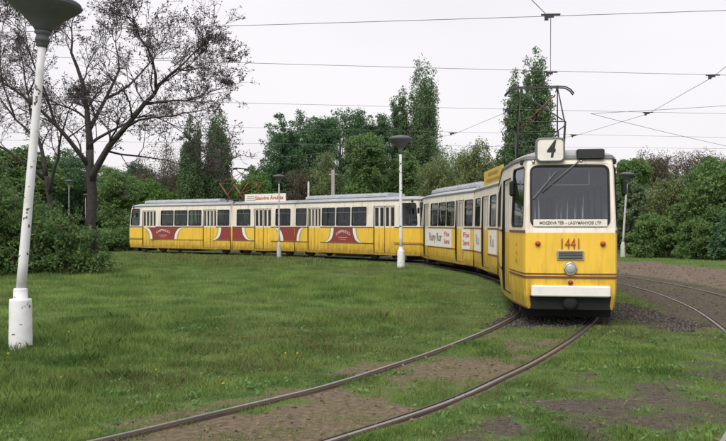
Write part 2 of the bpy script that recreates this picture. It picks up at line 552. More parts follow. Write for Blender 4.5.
def ramp(fac, stops):
    r = N.new('ShaderNodeValToRGB'); e = r.color_ramp.elements
    e[0].position, e[0].color = stops[0][0], (*stops[0][1], 1)
    e[1].position, e[1].color = stops[-1][0], (*stops[-1][1], 1)
    for p, c in stops[1:-1]:
        q = e.new(p); q.color = (*c, 1)
    L.new(fac, r.inputs['Fac']); return r.outputs['Color']
def mixc(f, a, c):
    x = N.new('ShaderNodeMixRGB'); L.new(f, x.inputs['Fac']); L.new(a, x.inputs['Color1']); L.new(c, x.inputs['Color2']); return x.outputs['Color']
def thr(chan, nf, amt=.6):
    a = N.new('ShaderNodeMath'); a.operation = 'MULTIPLY_ADD'; L.new(nf, a.inputs[0]); a.inputs[1].default_value = amt; a.inputs[2].default_value = -amt / 2
    s = N.new('ShaderNodeMath'); s.operation = 'ADD'; L.new(chan, s.inputs[0]); L.new(a.outputs[0], s.inputs[1])
    r = N.new('ShaderNodeMapRange'); r.interpolation_type = 'SMOOTHSTEP'; r.inputs[1].default_value = .3; r.inputs[2].default_value = .7; L.new(s.outputs[0], r.inputs[0]); return r.outputs[0]
fine = ntex(14, 8, .7); midn = ntex(2.2, 6); big = ntex(.35, 4)
turf = ramp(midn, [(.3, (.050, .090, .024)), (.5, (.082, .135, .036)), (.7, (.14, .16, .06))])
soil_c = ramp(fine, [(.28, (.070, .052, .034)), (.5, (.14, .108, .072)), (.72, (.25, .20, .14))])
dark_soil = ramp(fine, [(.3, (.042, .034, .028)), (.5, (.085, .069, .057)), (.72, (.15, .122, .10))])
soil_m = mixc(av.outputs['Alpha'], soil_c, dark_soil)
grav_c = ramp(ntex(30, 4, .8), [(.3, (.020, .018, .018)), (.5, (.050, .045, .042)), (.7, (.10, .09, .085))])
road_c = ramp(ntex(3, 9, .75), [(.3, (.088, .066, .049)), (.5, (.15, .114, .086)), (.72, (.225, .175, .135))])
c = mixc(thr(sp.outputs['Red'], fine), turf, soil_m)
c = mixc(thr(sp.outputs['Blue'], midn), c, road_c)
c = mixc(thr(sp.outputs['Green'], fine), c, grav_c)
L.new(c, b.inputs['Base Color'])
bp = N.new('ShaderNodeBump'); bp.inputs['Strength'].default_value = .8; bp.inputs['Distance'].default_value = .03
L.new(fine, bp.inputs['Height']); L.new(bp.outputs['Normal'], b.inputs['Normal'])
me.materials.append(m)
ground = link('ground', me)
tag(ground, 'grassy ground with worn brown soil and a dirt road', 'ground', kind='structure')

# ------------------------------------------------------------------ tracks
def track(name, path, label, z0, top='rail_shine'):
    t = empty(name, (path[0].x, path[0].y, 0))
    tag(t, label, 'tram track')
    for s in (-1, 1):
        pts = []
        for i, p in enumerate(path):
            a = path[max(i - 1, 0)]; c = path[min(i + 1, len(path) - 1)]
            d = Vector((c.x - a.x, c.y - a.y)).normalized(); n = Vector((d.y, -d.x))
            pts.append((p.x + n.x * s * GAUGE / 2, p.y + n.y * s * GAUGE / 2, n))
        mb = MB(); rings = []; rings2 = []
        for x, y, n in pts:
            def q(u, z): return (x + n.x * u - t.location.x, y + n.y * u - t.location.y, z)
            g = -s   # the groove and guard lip lie towards the middle of the track
            rings.append([q(-.034, -.05), q(-.028, z0 - .012), q(-.020, z0), q(.020, z0), q(.028, z0 - .012), q(.034, -.05)])
            rings2.append([q(g * .029, -.05), q(g * .030, z0 - .018), q(g * .066, z0 - .018), q(g * .067, z0 - .006), q(g * .080, z0 - .006), q(g * .088, -.05)])
        mb.loft(rings, 0, closed=False)
        for fi in range(len(mb.f)):
            if fi % 5 == 2: mb.m[fi] = 1
        k0 = len(mb.f); mb.loft(rings2, 0, closed=False)
        for fi in range(k0, len(mb.f)):
            if (fi - k0) % 5 == 1: mb.m[fi] = 2
        mb.build('rail', ['steel_rail', top, 'groove_black'], t)
    return t
track('tram_track', MAIN, 'rusty grooved tram rails curving through grass under the yellow trams', .034)
track('tram_track', SIDE, 'dull tram rails in bare brown soil beside the dirt road', .020, 'rail_shine')

# ------------------------------------------------------------------ tram
W2 = 1.15
LE, LM, GAP = 9.3, 5.1, .11
ZB, ZD, ZM, ZBELT, ZW0, ZW1, ZS, ZG = .29, .40, .85, 1.62, 1.70, 2.68, 2.83, 2.95
LEV = [ZB, ZD, .52, ZM, ZBELT, ZW0, ZW1, ZS, ZG]
def interp(x, T): return float(np.interp(x, [t[0] for t in T], [t[1] for t in T]))
def half_w(s): return interp(s, [(0, .76), (.08, .79), (1.25, .975), (1.5, .995), (2.85, 1.125), (3.25, W2), (50, W2)])
def din(z): return interp(z, [(.29, .04), (.52, .012), (.85, 0), (1.7, 0), (2.68, .025), (2.95, .05)])
def noff(z): return interp(z, [(.29, .06), (.52, .02), (.85, 0), (1.62, .015), (1.7, .03), (2.68, .15), (2.83, .175), (2.95, .21), (3.2, .3)])
VIS_COLS = [('pane', .10, 1.22), ('door', 1.5, 2.85), ('win', 3.32, 4.47), ('win', 4.53, 5.67), ('win', 5.73, 6.85), ('door', 6.95, 8.05), ('win', 8.12, 9.1)]
FAR_COLS = [('pane', .10, 1.22), ('win', 1.5, 2.85), ('win', 3.32, 4.47), ('win', 4.53, 5.67), ('win', 5.73, 6.85), ('win', 6.95, 8.05), ('win', 8.12, 9.1)]
MID_VIS = [('win', .42, 1.57), ('door', 1.9, 3.2), ('win', 3.5, 4.65)]
MID_FAR = [('win', .42, 1.57), ('win', 1.9, 3.2), ('win', 3.5, 4.65)]

def rrect(w, h, inset, r, n=4):
    pts = []
    a, b = w - inset, h - inset
    for cx, cy, a0 in ((a - r, b - r, 0), (inset + r, b - r, 90), (inset + r, inset + r, 180), (a - r, inset + r, 270)):
        for k in range(n + 1):
            t = R(a0 + 90 * k / n); pts.append((cx + r * math.cos(t), cy + r * math.sin(t)))
    return pts

class Cell:
    """bilinear patch of wall: corners in order low-left, low-right, high-right, high-left"""
    def __init__(s, c, out):
        s.c = [Vector(p) for p in c]
        s.w = ((s.c[1] - s.c[0]).length + (s.c[2] - s.c[3]).length) / 2
        s.h = ((s.c[3] - s.c[0]).length + (s.c[2] - s.c[1]).length) / 2
        n = (s.c[1] - s.c[0]).cross(s.c[3] - s.c[0]).normalized()
        if n.dot(Vector(out)) < 0: n = -n
        s.n = n
    def p(s, x, y, o=0):
        a, b = x / s.w, y / s.h
        return (s.c[0] * (1 - a) + s.c[1] * a) * (1 - b) + (s.c[3] * (1 - a) + s.c[2] * a) * b + s.n * o

def cut_window(body, cell, tram, loc, rz, wall_mi, inset=.015, r=.08, bar=None, glassname='window_glass', name='window', rub=.028):
    ro = rrect(cell.w, cell.h, inset, r)
    ri = rrect(cell.w, cell.h, inset + rub, max(r - rub, .01))
    n = len(ro)
    cn = [(cell.w, cell.h), (0, cell.h), (0, 0), (cell.w, 0)]
    for i in range(n):
        j = (i + 1) % n
        body.face([cell.p(*cn[i // 5]), cell.p(*cn[j // 5]), cell.p(*ro[j]), cell.p(*ro[i])], wall_mi)
    fr = MB()
    fr.loft([[cell.p(*q, 0) for q in ro], [cell.p(*q, .012) for q in ro], [cell.p(*q, .010) for q in ri], [cell.p(*q, -.03) for q in ri]], 0)
    if bar:
        fr.face([cell.p(inset + rub, cell.h * bar - .014, .002), cell.p(cell.w - inset - rub, cell.h * bar - .014, .002), cell.p(cell.w - inset - rub, cell.h * bar + .014, .002), cell.p(inset + rub, cell.h * bar + .014, .002)], 1)
        fr.face([cell.p(cell.w / 2 - .01, cell.h * bar, .001), cell.p(cell.w / 2 + .01, cell.h * bar, .001), cell.p(cell.w / 2 + .01, cell.h - inset - rub, .001), cell.p(cell.w / 2 - .01, cell.h - inset - rub, .001)], 1)
    f = fr.build(name, ['rubber_black', 'frame_grey'], tram, loc, rz)
    pm = MB(); pm.face([cell.p(*q, -.014) for q in ri], 0)
    pm.build('pane', glassname, f)
    return f

def make_door(body, cell_lo, tram, loc, rz):
    """four-leaf folding door in the opening ZD..2.70 ; cell covers the whole opening"""
    c = cell_lo
    d = empty('door', loc, rz, tram)
    # reveal round the opening
    rv = MB()
    e = [(0, 0), (c.w, 0), (c.w, c.h), (0, c.h)]
    for i in range(4):
        j = (i + 1) % 4
        rv.face([c.p(*e[i], 0), c.p(*e[j], 0), c.p(*e[j], -.09), c.p(*e[i], -.09)], 0)
    rv.build('door_frame', 'rubber_black', d)
    k = 4; lw = c.w / k
    zb = ZBELT - ZD
    for i in range(k):
        g = .010 if i != 1 else .004
        x0 = i * lw + g; x1 = (i + 1) * lw - g
        if i == 1: x1 -= .016
        if i == 2: x0 += .016
        o = -.035
        lf = MB()
        def slab(a0, a1, b0, b1, mi, oo=o):
            lf.face([c.p(a0, b0, oo), c.p(a1, b0, oo), c.p(a1, b1, oo), c.p(a0, b1, oo)], mi)
            lf.face([c.p(a0, b0, oo), c.p(a0, b1, oo), c.p(a0, b1, oo - .03), c.p(a0, b0, oo - .03)], mi)
            lf.face([c.p(a1, b0, oo), c.p(a1, b1, oo), c.p(a1, b1, oo - .03), c.p(a1, b0, oo - .03)], mi)
        wz0, wz1 = 1.70 - ZD, c.h - .07
        slab(x0, x1, 0.01, zb, 0)
        slab(x0, x1, zb, wz0, 1)
        slab(x0, x1, wz1, c.h - .005, 1)
        st = .045
        slab(x0, x0 + st, wz0, wz1, 1); slab(x1 - st, x1, wz0, wz1, 1)
        # pressed panel on the lower leaf
        lf.face([c.p(x0 + .05, .10, o + .006), c.p(x1 - .05, .10, o + .006), c.p(x1 - .05, zb - .1, o + .006), c.p(x0 + .05, zb - .1, o + .006)], 0)
        l = lf.build('door_leaf', ['yellow_paint', 'cream_paint'], d)
        pn = MB()
        pn.face([c.p(x0 + st - .004, wz0 - .004, o - .016), c.p(x1 - st + .004, wz0 - .004, o - .016), c.p(x1 - st + .004, wz1 + .004, o - .016), c.p(x0 + st - .004, wz1 + .004, o - .016)])
        pn.build('pane', 'window_glass', d)
    bg = MB()   # rubber seal strips behind the leaf joints
    for i in range(1, k):
        bg.face([c.p(i * lw - .03, 0, -.07), c.p(i * lw + .03, 0, -.07), c.p(i * lw + .03, c.h, -.07), c.p(i * lw - .03, c.h, -.07)])
    bg.build('door_seal', 'rubber_black', d)
    return d

SEAT = None
def seat_mesh():
    global SEAT
    if SEAT is None:
        mb = MB()
        mb.cbox((0, 0, .42), (.42, .42, .08), .03, 0)
        mb.cbox((0, .20, .70), (.42, .06, .52), .02, 0)
        mb.box((0, .0, .2), (.06, .3, .38), 1)
        mb.tube([(-.2, .21, .95), (-.2, .21, 1.02), (.2, .21, 1.02), (.2, .21, .95)], .012, 5, 1)
        SEAT = mb.mesh('seat', ['seat_brown', 'chrome'])
    return SEAT

def section(tram, kind, loc, rz):
    """kind: front (nose at y=0), rear (nose at y=LE) or mid"""
    end = kind != 'mid'
    Ln = LE if end else LM
    def Y(s): return Ln - s if kind == 'rear' else s
    def hw(s): return half_w(s) if end else W2
    def pos(s, side, z, o=0):
        k = max(0, 1 - s / 1.25) if end else 0
        return Vector((side * (hw(s) - din(z) + o), Y(s + noff(z) * k), z))
    s_start = 0.0 if end else GAP
    s_end = (LE - GAP) if end else LM - GAP
    body = MB()      # 0 yellow 1 cream 2 interior
    def mi(z0): return 0 if z0 < ZBELT - .01 else 1
    for side in (-1, 1):
        cols = (VIS_COLS if side < 0 else FAR_COLS) if end else (MID_VIS if side < 0 else MID_FAR)
        bps = sorted({s_start, s_end} | {c[1] for c in cols} | {c[2] for c in cols} | ({.08} if end else set()))
        for a, b_ in zip(bps[:-1], bps[1:]):
            ty = next((c[0] for c in cols if abs(c[1] - a) < 1e-6), None)
            for z0, z1 in zip(LEV[:-1], LEV[1:]):
                if ty == 'win' and z0 >= ZW0 - .001 and z1 <= ZW1 + .001: continue
                if ty == 'pane' and z0 >= ZW0 - .001 and z1 <= ZS + .001: continue
                if ty == 'door' and z0 >= ZD - .001 and z1 <= ZW1 + .001: continue
                body.face([pos(a, side, z0), pos(b_, side, z0), pos(b_, side, z1), pos(a, side, z1)], mi(z0))
            if ty in ('win', 'pane', 'door'):
                zt = ZS if ty == 'pane' else ZW1
                zb = ZD if ty == 'door' else ZW0
                l, r = (b_, a) if (side < 0) != (kind == 'rear') else (a, b_)
                c = Cell([pos(l, side, zb), pos(r, side, zb), pos(r, side, zt), pos(l, side, zt)], (side, 0, 0))
                if ty == 'win': cut_window(body, c, tram, loc, rz, 1, bar=.72)
                elif ty == 'pane': cut_window(body, c, tram, loc, rz, 1, inset=.02, r=.11, name='cab_side_window')
                else: make_door(body, c, tram, loc, rz)
    if end:
        xs = [-.76, -.70, .70, .76]
        def fp(x, z, o=0): 
            return Vector((x * (1 - din(z) / .76), Y(noff(z) - .03 * (1 - (x / .76) ** 2) - o), z))
        for x0, x1 in zip(xs[:-1], xs[1:]):
            wide = abs(x0) < .73 and abs(x1) < .73
            for z0, z1 in zip(LEV[:-1], LEV[1:]):
                if wide and z0 >= ZW0 - .001 and z1 <= ZS + .001: continue
                if wide and z1 <= .52 + .001: continue
                xx = np.linspace(x0, x1, 7 if wide else 2)
                for u0, u1 in zip(xx[:-1], xx[1:]):
                    body.face([fp(u0, z0), fp(u1, z0), fp(u1, z1), fp(u0, z1)], mi(z0))
        c = Cell([(-.70, Y(noff(ZW0)), ZW0), (.70, Y(noff(ZW0)), ZW0), (.70, Y(noff(ZS)), ZS), (-.70, Y(noff(ZS)), ZS)], (0, Y(-1) - Y(0), 0))
        cut_window(body, c, tram, loc, rz, 1, inset=.02, r=.12, name='windscreen', glassname='windscreen_glass', rub=.035)
        body.face([fp(-.70, ZS), fp(.70, ZS), (.70, Y(noff(ZS)), ZS), (-.70, Y(noff(ZS)), ZS)], 1)
        body.face([fp(-.70, ZW0), fp(.70, ZW0), (.70, Y(noff(ZW0)), ZW0), (-.70, Y(noff(ZW0)), ZW0)], 1)
        # skip strip joints at the side: corner between flat front and side start
        for side in (-1, 1):
            for z0, z1 in zip(LEV[:-1], LEV[1:]):
                body.face([fp(side * .76, z0), pos(0, side, z0), pos(0, side, z1), fp(side * .76, z1)], mi(z0))
    # end walls at the joints
    for s in ([s_end] if end else [s_start, s_end]):
        for x0, x1, z0, z1 in ((-1.09, -.45, ZB, 2.9), (.45, 1.09, ZB, 2.9), (-.45, .45, ZB, .88), (-.45, .45, 2.55, 2.9)):
            body.face([(x0, Y(s), z0), (x1, Y(s), z0), (x1, Y(s), z1), (x0, Y(s), z1)], 2)
    body.build('body', ['yellow_paint', 'cream_paint', 'interior'], tram, loc, rz)
    # interior floor, ceiling lining, cab bulkhead and seats
    fl = MB()
    s0 = .35 if end else s_start + .02
    for z, m_ in ((.88, 0), (2.86, 1)):
        ss = [s0, 1.25, 3.25, s_end - .02] if end else [s0, s_end - .02]
        for a, b_ in zip(ss[:-1], ss[1:]):
            fl.face([(-(hw(a) - .07), Y(a), z), (hw(a) - .07, Y(a), z), (hw(b_) - .07, Y(b_), z), (-(hw(b_) - .07), Y(b_), z)], m_)
    fl.build('floor_pan', ['interior_floor', 'interior'], tram, loc, rz)
    if end:
        bk = MB()
        bk.box((.55, Y(1.45), 1.35), (.75, .03, .9), 0)
        bk.box((-.55, Y(1.45), 1.35), (.70, .03, .9), 0)
        bk.build('cab_bulkhead', 'interior', tram, loc, rz)
        ds = MB(); ds.cbox((0, Y(.42), 1.42), (1.3, .45, .35), .05); ds.build('driver_desk', 'rubber_black', tram, loc, rz)
    ys = [3.9, 4.7, 5.5, 6.3, 8.5] if end else [.9, 1.6, 4.1, 4.7]
    for s in ys:
        for side in (-1, 1):
            o = link('seat', seat_mesh(), tram)
            Rz = Matrix.Rotation(rz, 4, 'Z')
            p = Vector(loc) + Rz @ Vector((side * .80, Y(s), .88)); o.location = p; o.rotation_euler = (0, 0, rz)
    for s in ([1.9, 3.3, 5.1, 6.7, 8.1] if end else [1.75, 3.35]):
        for side in (-1, 1):
            gp = MB(); gp.tube([(side * .42, Y(s), .88), (side * .42, Y(s), 2.86)], .018, 6); gp.build('grab_pole', 'chrome', tram, loc, rz)
    # end wall hides nothing at the joint: gangway opening
    prof = [(ZG, -.015), (ZG + .03, -.02), (ZG + .07, .05), (ZG + .12, .16), (ZG + .16, .32), (ZG + .19, .55), (ZG + .205, .85)]
    ss = ([0.0, .08, .4, .8, 1.25, 1.5, 2.85, 3.25, 6, s_end] if end else [s_start, 2.6, s_end])
    rings = []
    for z, ins in prof:
        rg = []
        def rp(s, side):
            k = max(0, 1 - s / 1.25) if end else 0
            zz = min(z, ZG)
            x = max(hw(s) - din(zz) - ins, .02)
            return Vector((side * x, Y(s + (noff(z) + max(ins, 0) * 1.1) * k), z))
        rg += [rp(s, -1) for s in ss[::-1]]
        if end:
            for x in (-.5, -.2, .2, .5):
                q = rp(0, 1); rg.append(Vector((x * q.x / .76, q.y + (Y(0) - Y(.03)) * (1 - (x / .76) ** 2), z)))
        rg += [rp(s, 1) for s in ss]
        rings.append(rg)
    rf = MB(); rf.loft(rings, 0, closed=True, smooth=True)
    rf.face([p for p in rings[-1]], 0)
    for fi in range(len(rings[0])): rf.m[fi] = 1
    rf.build('roof', ['roof_paint', 'frame_grey'], tram, loc, rz)
    # belt moulding and lower moulding
    def strip(name, z0, z1, o, segs, matname, front=False):
        for side, a, b_ in segs:
            sb = MB()
            stops = sorted({a, b_} | {t for t in (.08, 1.25, 1.5, 2.85, 3.25) if a < t < b_ and end})
            for p_, q_ in zip(stops[:-1], stops[1:]):
                A, B = (pos(p_, side, z0, o), pos(q_, side, z0, o)); C, D = (pos(q_, side, z1, o), pos(p_, side, z1, o))
                sb.face([A, B, C, D]); sb.face([D, C, pos(q_, side, z1), pos(p_, side, z1)]); sb.face([A, B, pos(q_, side, z0), pos(p_, side, z0)])
            sb.build(name, matname, tram, loc, rz)
        if front and end:
            sb = MB(); xs = np.linspace(-.775, .775, 9)
            def f2(x, z, o): return Vector((x, Y(noff(z) - .03 * (1 - (x / .775) ** 2) - o), z))
            for u0, u1 in zip(xs[:-1], xs[1:]):
                sb.face([f2(u0, z0, o), f2(u1, z0, o), f2(u1, z1, o), f2(u0, z1, o)])
                sb.face([f2(u0, z1, o), f2(u1, z1, o), f2(u1, z1, 0), f2(u0, z1, 0)])
            sb.build(name, matname, tram, loc, rz)
    def runs(side):
        cols = (VIS_COLS if side < 0 else FAR_COLS) if end else (MID_VIS if side < 0 else MID_FAR)
        drs = [c for c in cols if c[0] == 'door']; a = s_start; out = []
        for d in drs: out.append((side, a, d[1])); a = d[2]
        out.append((side, a, s_end)); return out
    allr = runs(-1) + runs(1)
    strip('belt_moulding', ZBELT, ZBELT + .045, .012, allr, 'trim_brown')
    strip('lower_moulding', ZM - .02, ZM + .018, .014, allr, 'trim_brown', True)
    if end:
        strip('lower_moulding', ZM + .045, ZM + .068, .010, [(s, 0, 1.55) for s in (-1, 1)], 'trim_brown', True)
    strip('skirt_edge', ZB, ZB + .03, .008, allr, 'trim_brown')
    strip('gutter', ZG - .03, ZG + .0, .03, [(-1, s_start, s_end), (1, s_start, s_end)], 'frame_grey', True)
    for side in (-1, 1):
        for sv in ([3.2, 4.5, 5.7, 6.9] if end else [.3, 1.8, 3.3]):
            if side < 0 and any(c_[0] == 'door' and c_[1] - .03 < sv < c_[2] + .03 for c_ in (VIS_COLS if end else MID_VIS)): continue
            sm_ = MB(); sm_.face([pos(sv - .004, side, ZB, .002), pos(sv + .004, side, ZB, .002), pos(sv + .004, side, ZBELT, .002), pos(sv - .004, side, ZBELT, .002)]); sm_.build('panel_seam', 'trim_brown', tram, loc, rz)
    # underframe
    for c_, d_ in ([((0, Y(4.9), .33), (1.9, 2.2, .34)), ((0, Y(.75), .40), (1.35, .9, .22)), ((0, Y(7.0), .36), (1.7, 1.2, .25))] if end else [((0, Y(LM / 2), .34), (1.9, 1.5, .32))]):
        uf = MB(); uf.cbox(c_, d_, .03); uf.build('underframe_box', 'dark_iron', tram, loc, rz)
    return pos, Y

WHEEL = None
def bogie(tram, loc, rz):
    global WHEEL
    if WHEEL is None:
        mb = MB(); mb.lathe([(.06, -.07), (.30, -.06), (.33, -.05), (.33, .03), (.36, .035), (.36, .055), (.28, .06), (.25, .03), (.08, .03), (.07, .07)], 20, axis='x')
        WHEEL = mb.mesh('wheel', ['dark_iron'])
    fr = MB()
    for s in (-1, 1):
        fr.cbox((s * .84, 0, .42), (.07, 2.0, .16), .03)
        fr.box((s * .84, -.85, .36), (.09, .22, .22)); fr.box((s * .84, .85, .36), (.09, .22, .22))
    fr.cbox((0, 0, .45), (1.66, .5, .2), .04)
    fr.box((0, -.85, .36), (1.5, .1, .1)); fr.box((0, .85, .36), (1.5, .1, .1))
    b = fr.build('bogie', 'dark_iron', tram, loc, rz)
    for s in (-1, 1):
        for y in (-.85, .85):
            w = link('wheel', WHEEL, b, (s * .75, y, .385))
            w.rotation_euler = (0, 0, math.pi if s > 0 else 0)
    return b

def bellows(tram, loc, r1, r2):
    """ribbed fabric joint between two body sections"""
    for z0, z1, mn in ((ZB + .03, ZBELT, 'yellow_paint'), (ZBELT, ZG - .01, 'cream_paint'), (ZG - .01, ZG + .15, 'rubber_black')):
        mb = MB(); n = 4; rings = []
        for k in range(n + 1):
            t = k / n; a = r1 * (1 - t) + r2 * t
            y0 = -.10 * (1 - t) + .10 * t
            ww = W2 - .012 - (.018 if k % 2 else 0) - (.15 if z0 > 2.9 else 0)
            M = Matrix.Rotation(r1 if t < .5 else r2 if t > .5 else a, 3, 'Z')
            rings.append([M @ Vector((-ww + din(z0), y0, z0)), M @ Vector((-ww + din(z1), y0, z1)), M @ Vector((ww - din(z1), y0, z1)), M @ Vector((ww - din(z0), y0, z0))])
        mb.loft(rings, 0, True, False)
        mb.build('bellows', mn, tram, loc)
    for s in (-1, 1):
        st = MB()
        for a, y in ((r1, -.115), (r2, .115)):
            M = Matrix.Rotation(a, 3, 'Z')
            p0 = M @ Vector((s * (W2 + .004), y, ZB + .02)); p1 = M @ Vector((s * (W2 - .02), y, ZBELT)); p2 = M @ Vector((s * (W2 - .045), y, ZG))
            st.tube([p0, p1, p2], .013, 5)
        st.build('joint_seal', 'trim_brown', tram, loc)

def pantograph(tram, loc, rz, z_top, z_roof, low='pan_black'):
    p = empty('pantograph', (loc[0], loc[1], 0), rz, tram)
    b = MB()
    for y in (-.55, .55): b.box((0, y, z_roof + .12), (1.5, .05, .05))
    for x in (-.6, .6): b.box((x, 0, z_roof + .12), (.05, 1.2, .05))
    b.build('base_frame', 'pan_black', p)
    ins = MB()
    for x in (-.6, .6):
        for y in (-.5, .5): ins.lathe([(.05, z_roof - .03), (.07, z_roof + .02), (.04, z_roof + .04), (.07, z_roof + .06), (.04, z_roof + .1)], 10, (x, y, 0))
    ins.build('insulator', 'pan_red', p)
    zk = z_roof + .12 + (z_top - z_roof) * .50
    for s in (-1, 1):
        lo = MB()
        for x in (-.62, .62): lo.tube([(x, s * .30, z_roof + .14), (x * 1.0, s * 1.15, zk)], [.036, .028], 7)
        lo.tube([(-.62, s * 1.15, zk), (.62, s * 1.15, zk)], .014, 6)
        lo.tube([(-.6, s * .5, z_roof + .42), (.6, s * 1.08, zk - .12)], .016, 5)
        lo.build('lower_arm', low, p)
        for x in (-.60, .60):
            up = MB(); up.tube([(x, s * 1.15, zk), (x * .86, s * .10, z_top - .1)], [.022, .017], 6)
            up.build('upper_arm', 'pan_black', p)
        dg = MB(); dg.tube([(-.55 * s, s * 1.1, zk + .05), (.46 * s, s * .15, z_top - .2)], .018, 6)
        dg.build('diagonal_stay', 'pan_red' if s > 0 else 'pan_black', p)
    h = MB()
    for y in (-.13, .13):
        h.tube([(-.95, y, z_top - .22), (-.86, y, z_top - .10), (-.72, y, z_top - .02), (-.5, y, z_top), (.5, y, z_top), (.72, y, z_top - .02), (.86, y, z_top - .10), (.95, y, z_top - .22)], .021, 6)
    for x in (-.5, .5): h.box((x, 0, z_top - .06), (.05, .32, .09))
    h.build('contact_bow', 'pan_black', p)
    return p

def advert_edge(pos, side, tops, kind_):
    pass

SX, SZ, SN = (0, -1, 0), (0, 0, 1), (-1, 0, 0)     # lettering on the near side: right, up, out

def melon_panel(tram, loc, rz, y0, y1, zlo=ZM + .03, zhi=ZBELT - .008):
    """dark red printed panel with curved white and green bands; y0, y1 = (top, bottom) of its two edges or None for a straight end"""
    n = 9
    def curve(e, k):
        top, bot = e
        t = k / n                      # 0 at bottom, 1 at top
        f = math.sqrt(max(0, 1 - (1 - t) ** 2)) if (top > bot) != (e is y1) else 1 - math.sqrt(max(0, 1 - t * t))
        return bot + (top - bot) * f
    X = -(W2 + .005)
    mb = MB()
    zs = [zlo + (zhi - zlo) * k / n for k in range(n + 1)]
    def ed(e, k, o): 
        return curve(e, k) + o if isinstance(e, tuple) else e
    for k in range(n):
        a0, a1 = ed(y0, k, 0), ed(y0, k + 1, 0); b0, b1 = ed(y1, k, 0), ed(y1, k + 1, 0)
        mb.face([(X, a0, zs[k]), (X, b0, zs[k]), (X, b1, zs[k + 1]), (X, a1, zs[k + 1])], 0)
        for e, sg in ((y0, -1), (y1, 1)):
            if not isinstance(e, tuple): continue
            for o0, o1, m_ in ((0, .20, 1), (.20, .30, 2)):
                mb.face([(X, ed(e, k, sg * o0), zs[k]), (X, ed(e, k, sg * o1), zs[k]), (X, ed(e, k + 1, sg * o1), zs[k + 1]), (X, ed(e, k + 1, sg * o0), zs[k + 1])], m_)
    return mb.build('advert_panel', ['advert_red', 'advert_white', 'advert_green'], tram, loc, rz)

def white_panel(tram, loc, rz, y0, y1, zlo=ZM + .03, zhi=ZBELT - .008):
    mb = MB(); X = -(W2 + .004)
    mb.face([(X, y0, zlo), (X, y1, zlo), (X, y1, zhi), (X, y0, zhi)])
    return mb.build('advert_panel', 'advert_white', tram, loc, rz)

def roof_box(tram, loc, rz, y0, y1):
    mb = MB()
    mb.loft([[(-.62, y, ZG + .19), (-.60, y, ZG + .33), (-.5, y, ZG + .37), (.5, y, ZG + .37), (.60, y, ZG + .33), (.62, y, ZG + .19)] for y in (y0, y1)], 0, True, True)
    k = y0 + .25
    while k < y1 - .2:
        mb.box((0, k, ZG + .385), (1.06, .16, .05)); k += .42
    for s in (-1, 1):
        mb.box((s * .63, (y0 + y1) / 2, ZG + .24), (.03, y1 - y0 - .2, .05))
    return mb.build('roof_equipment', 'roof_box_paint', tram, loc, rz)

def roof_board(tram, loc, rz, y0, y1, x, z0, z1, matname):
    mb = MB(); mb.cbox((x, (y0 + y1) / 2, (z0 + z1) / 2), (.05, y1 - y0, z1 - z0), .01)
    b = mb.build('roof_board', matname, tram, loc, rz)
    st = MB()
    for y in (y0 + .25, y1 - .25):
        st.tube([(x + .03, y, z0 + .1), (x + .12, y, ZG + .1)], .015, 5); st.tube([(x + .03, y, z1 - .06), (x + .4, y, ZG + .17)], .012, 5)
    st.build('bracket', 'dark_iron', b)
    return b

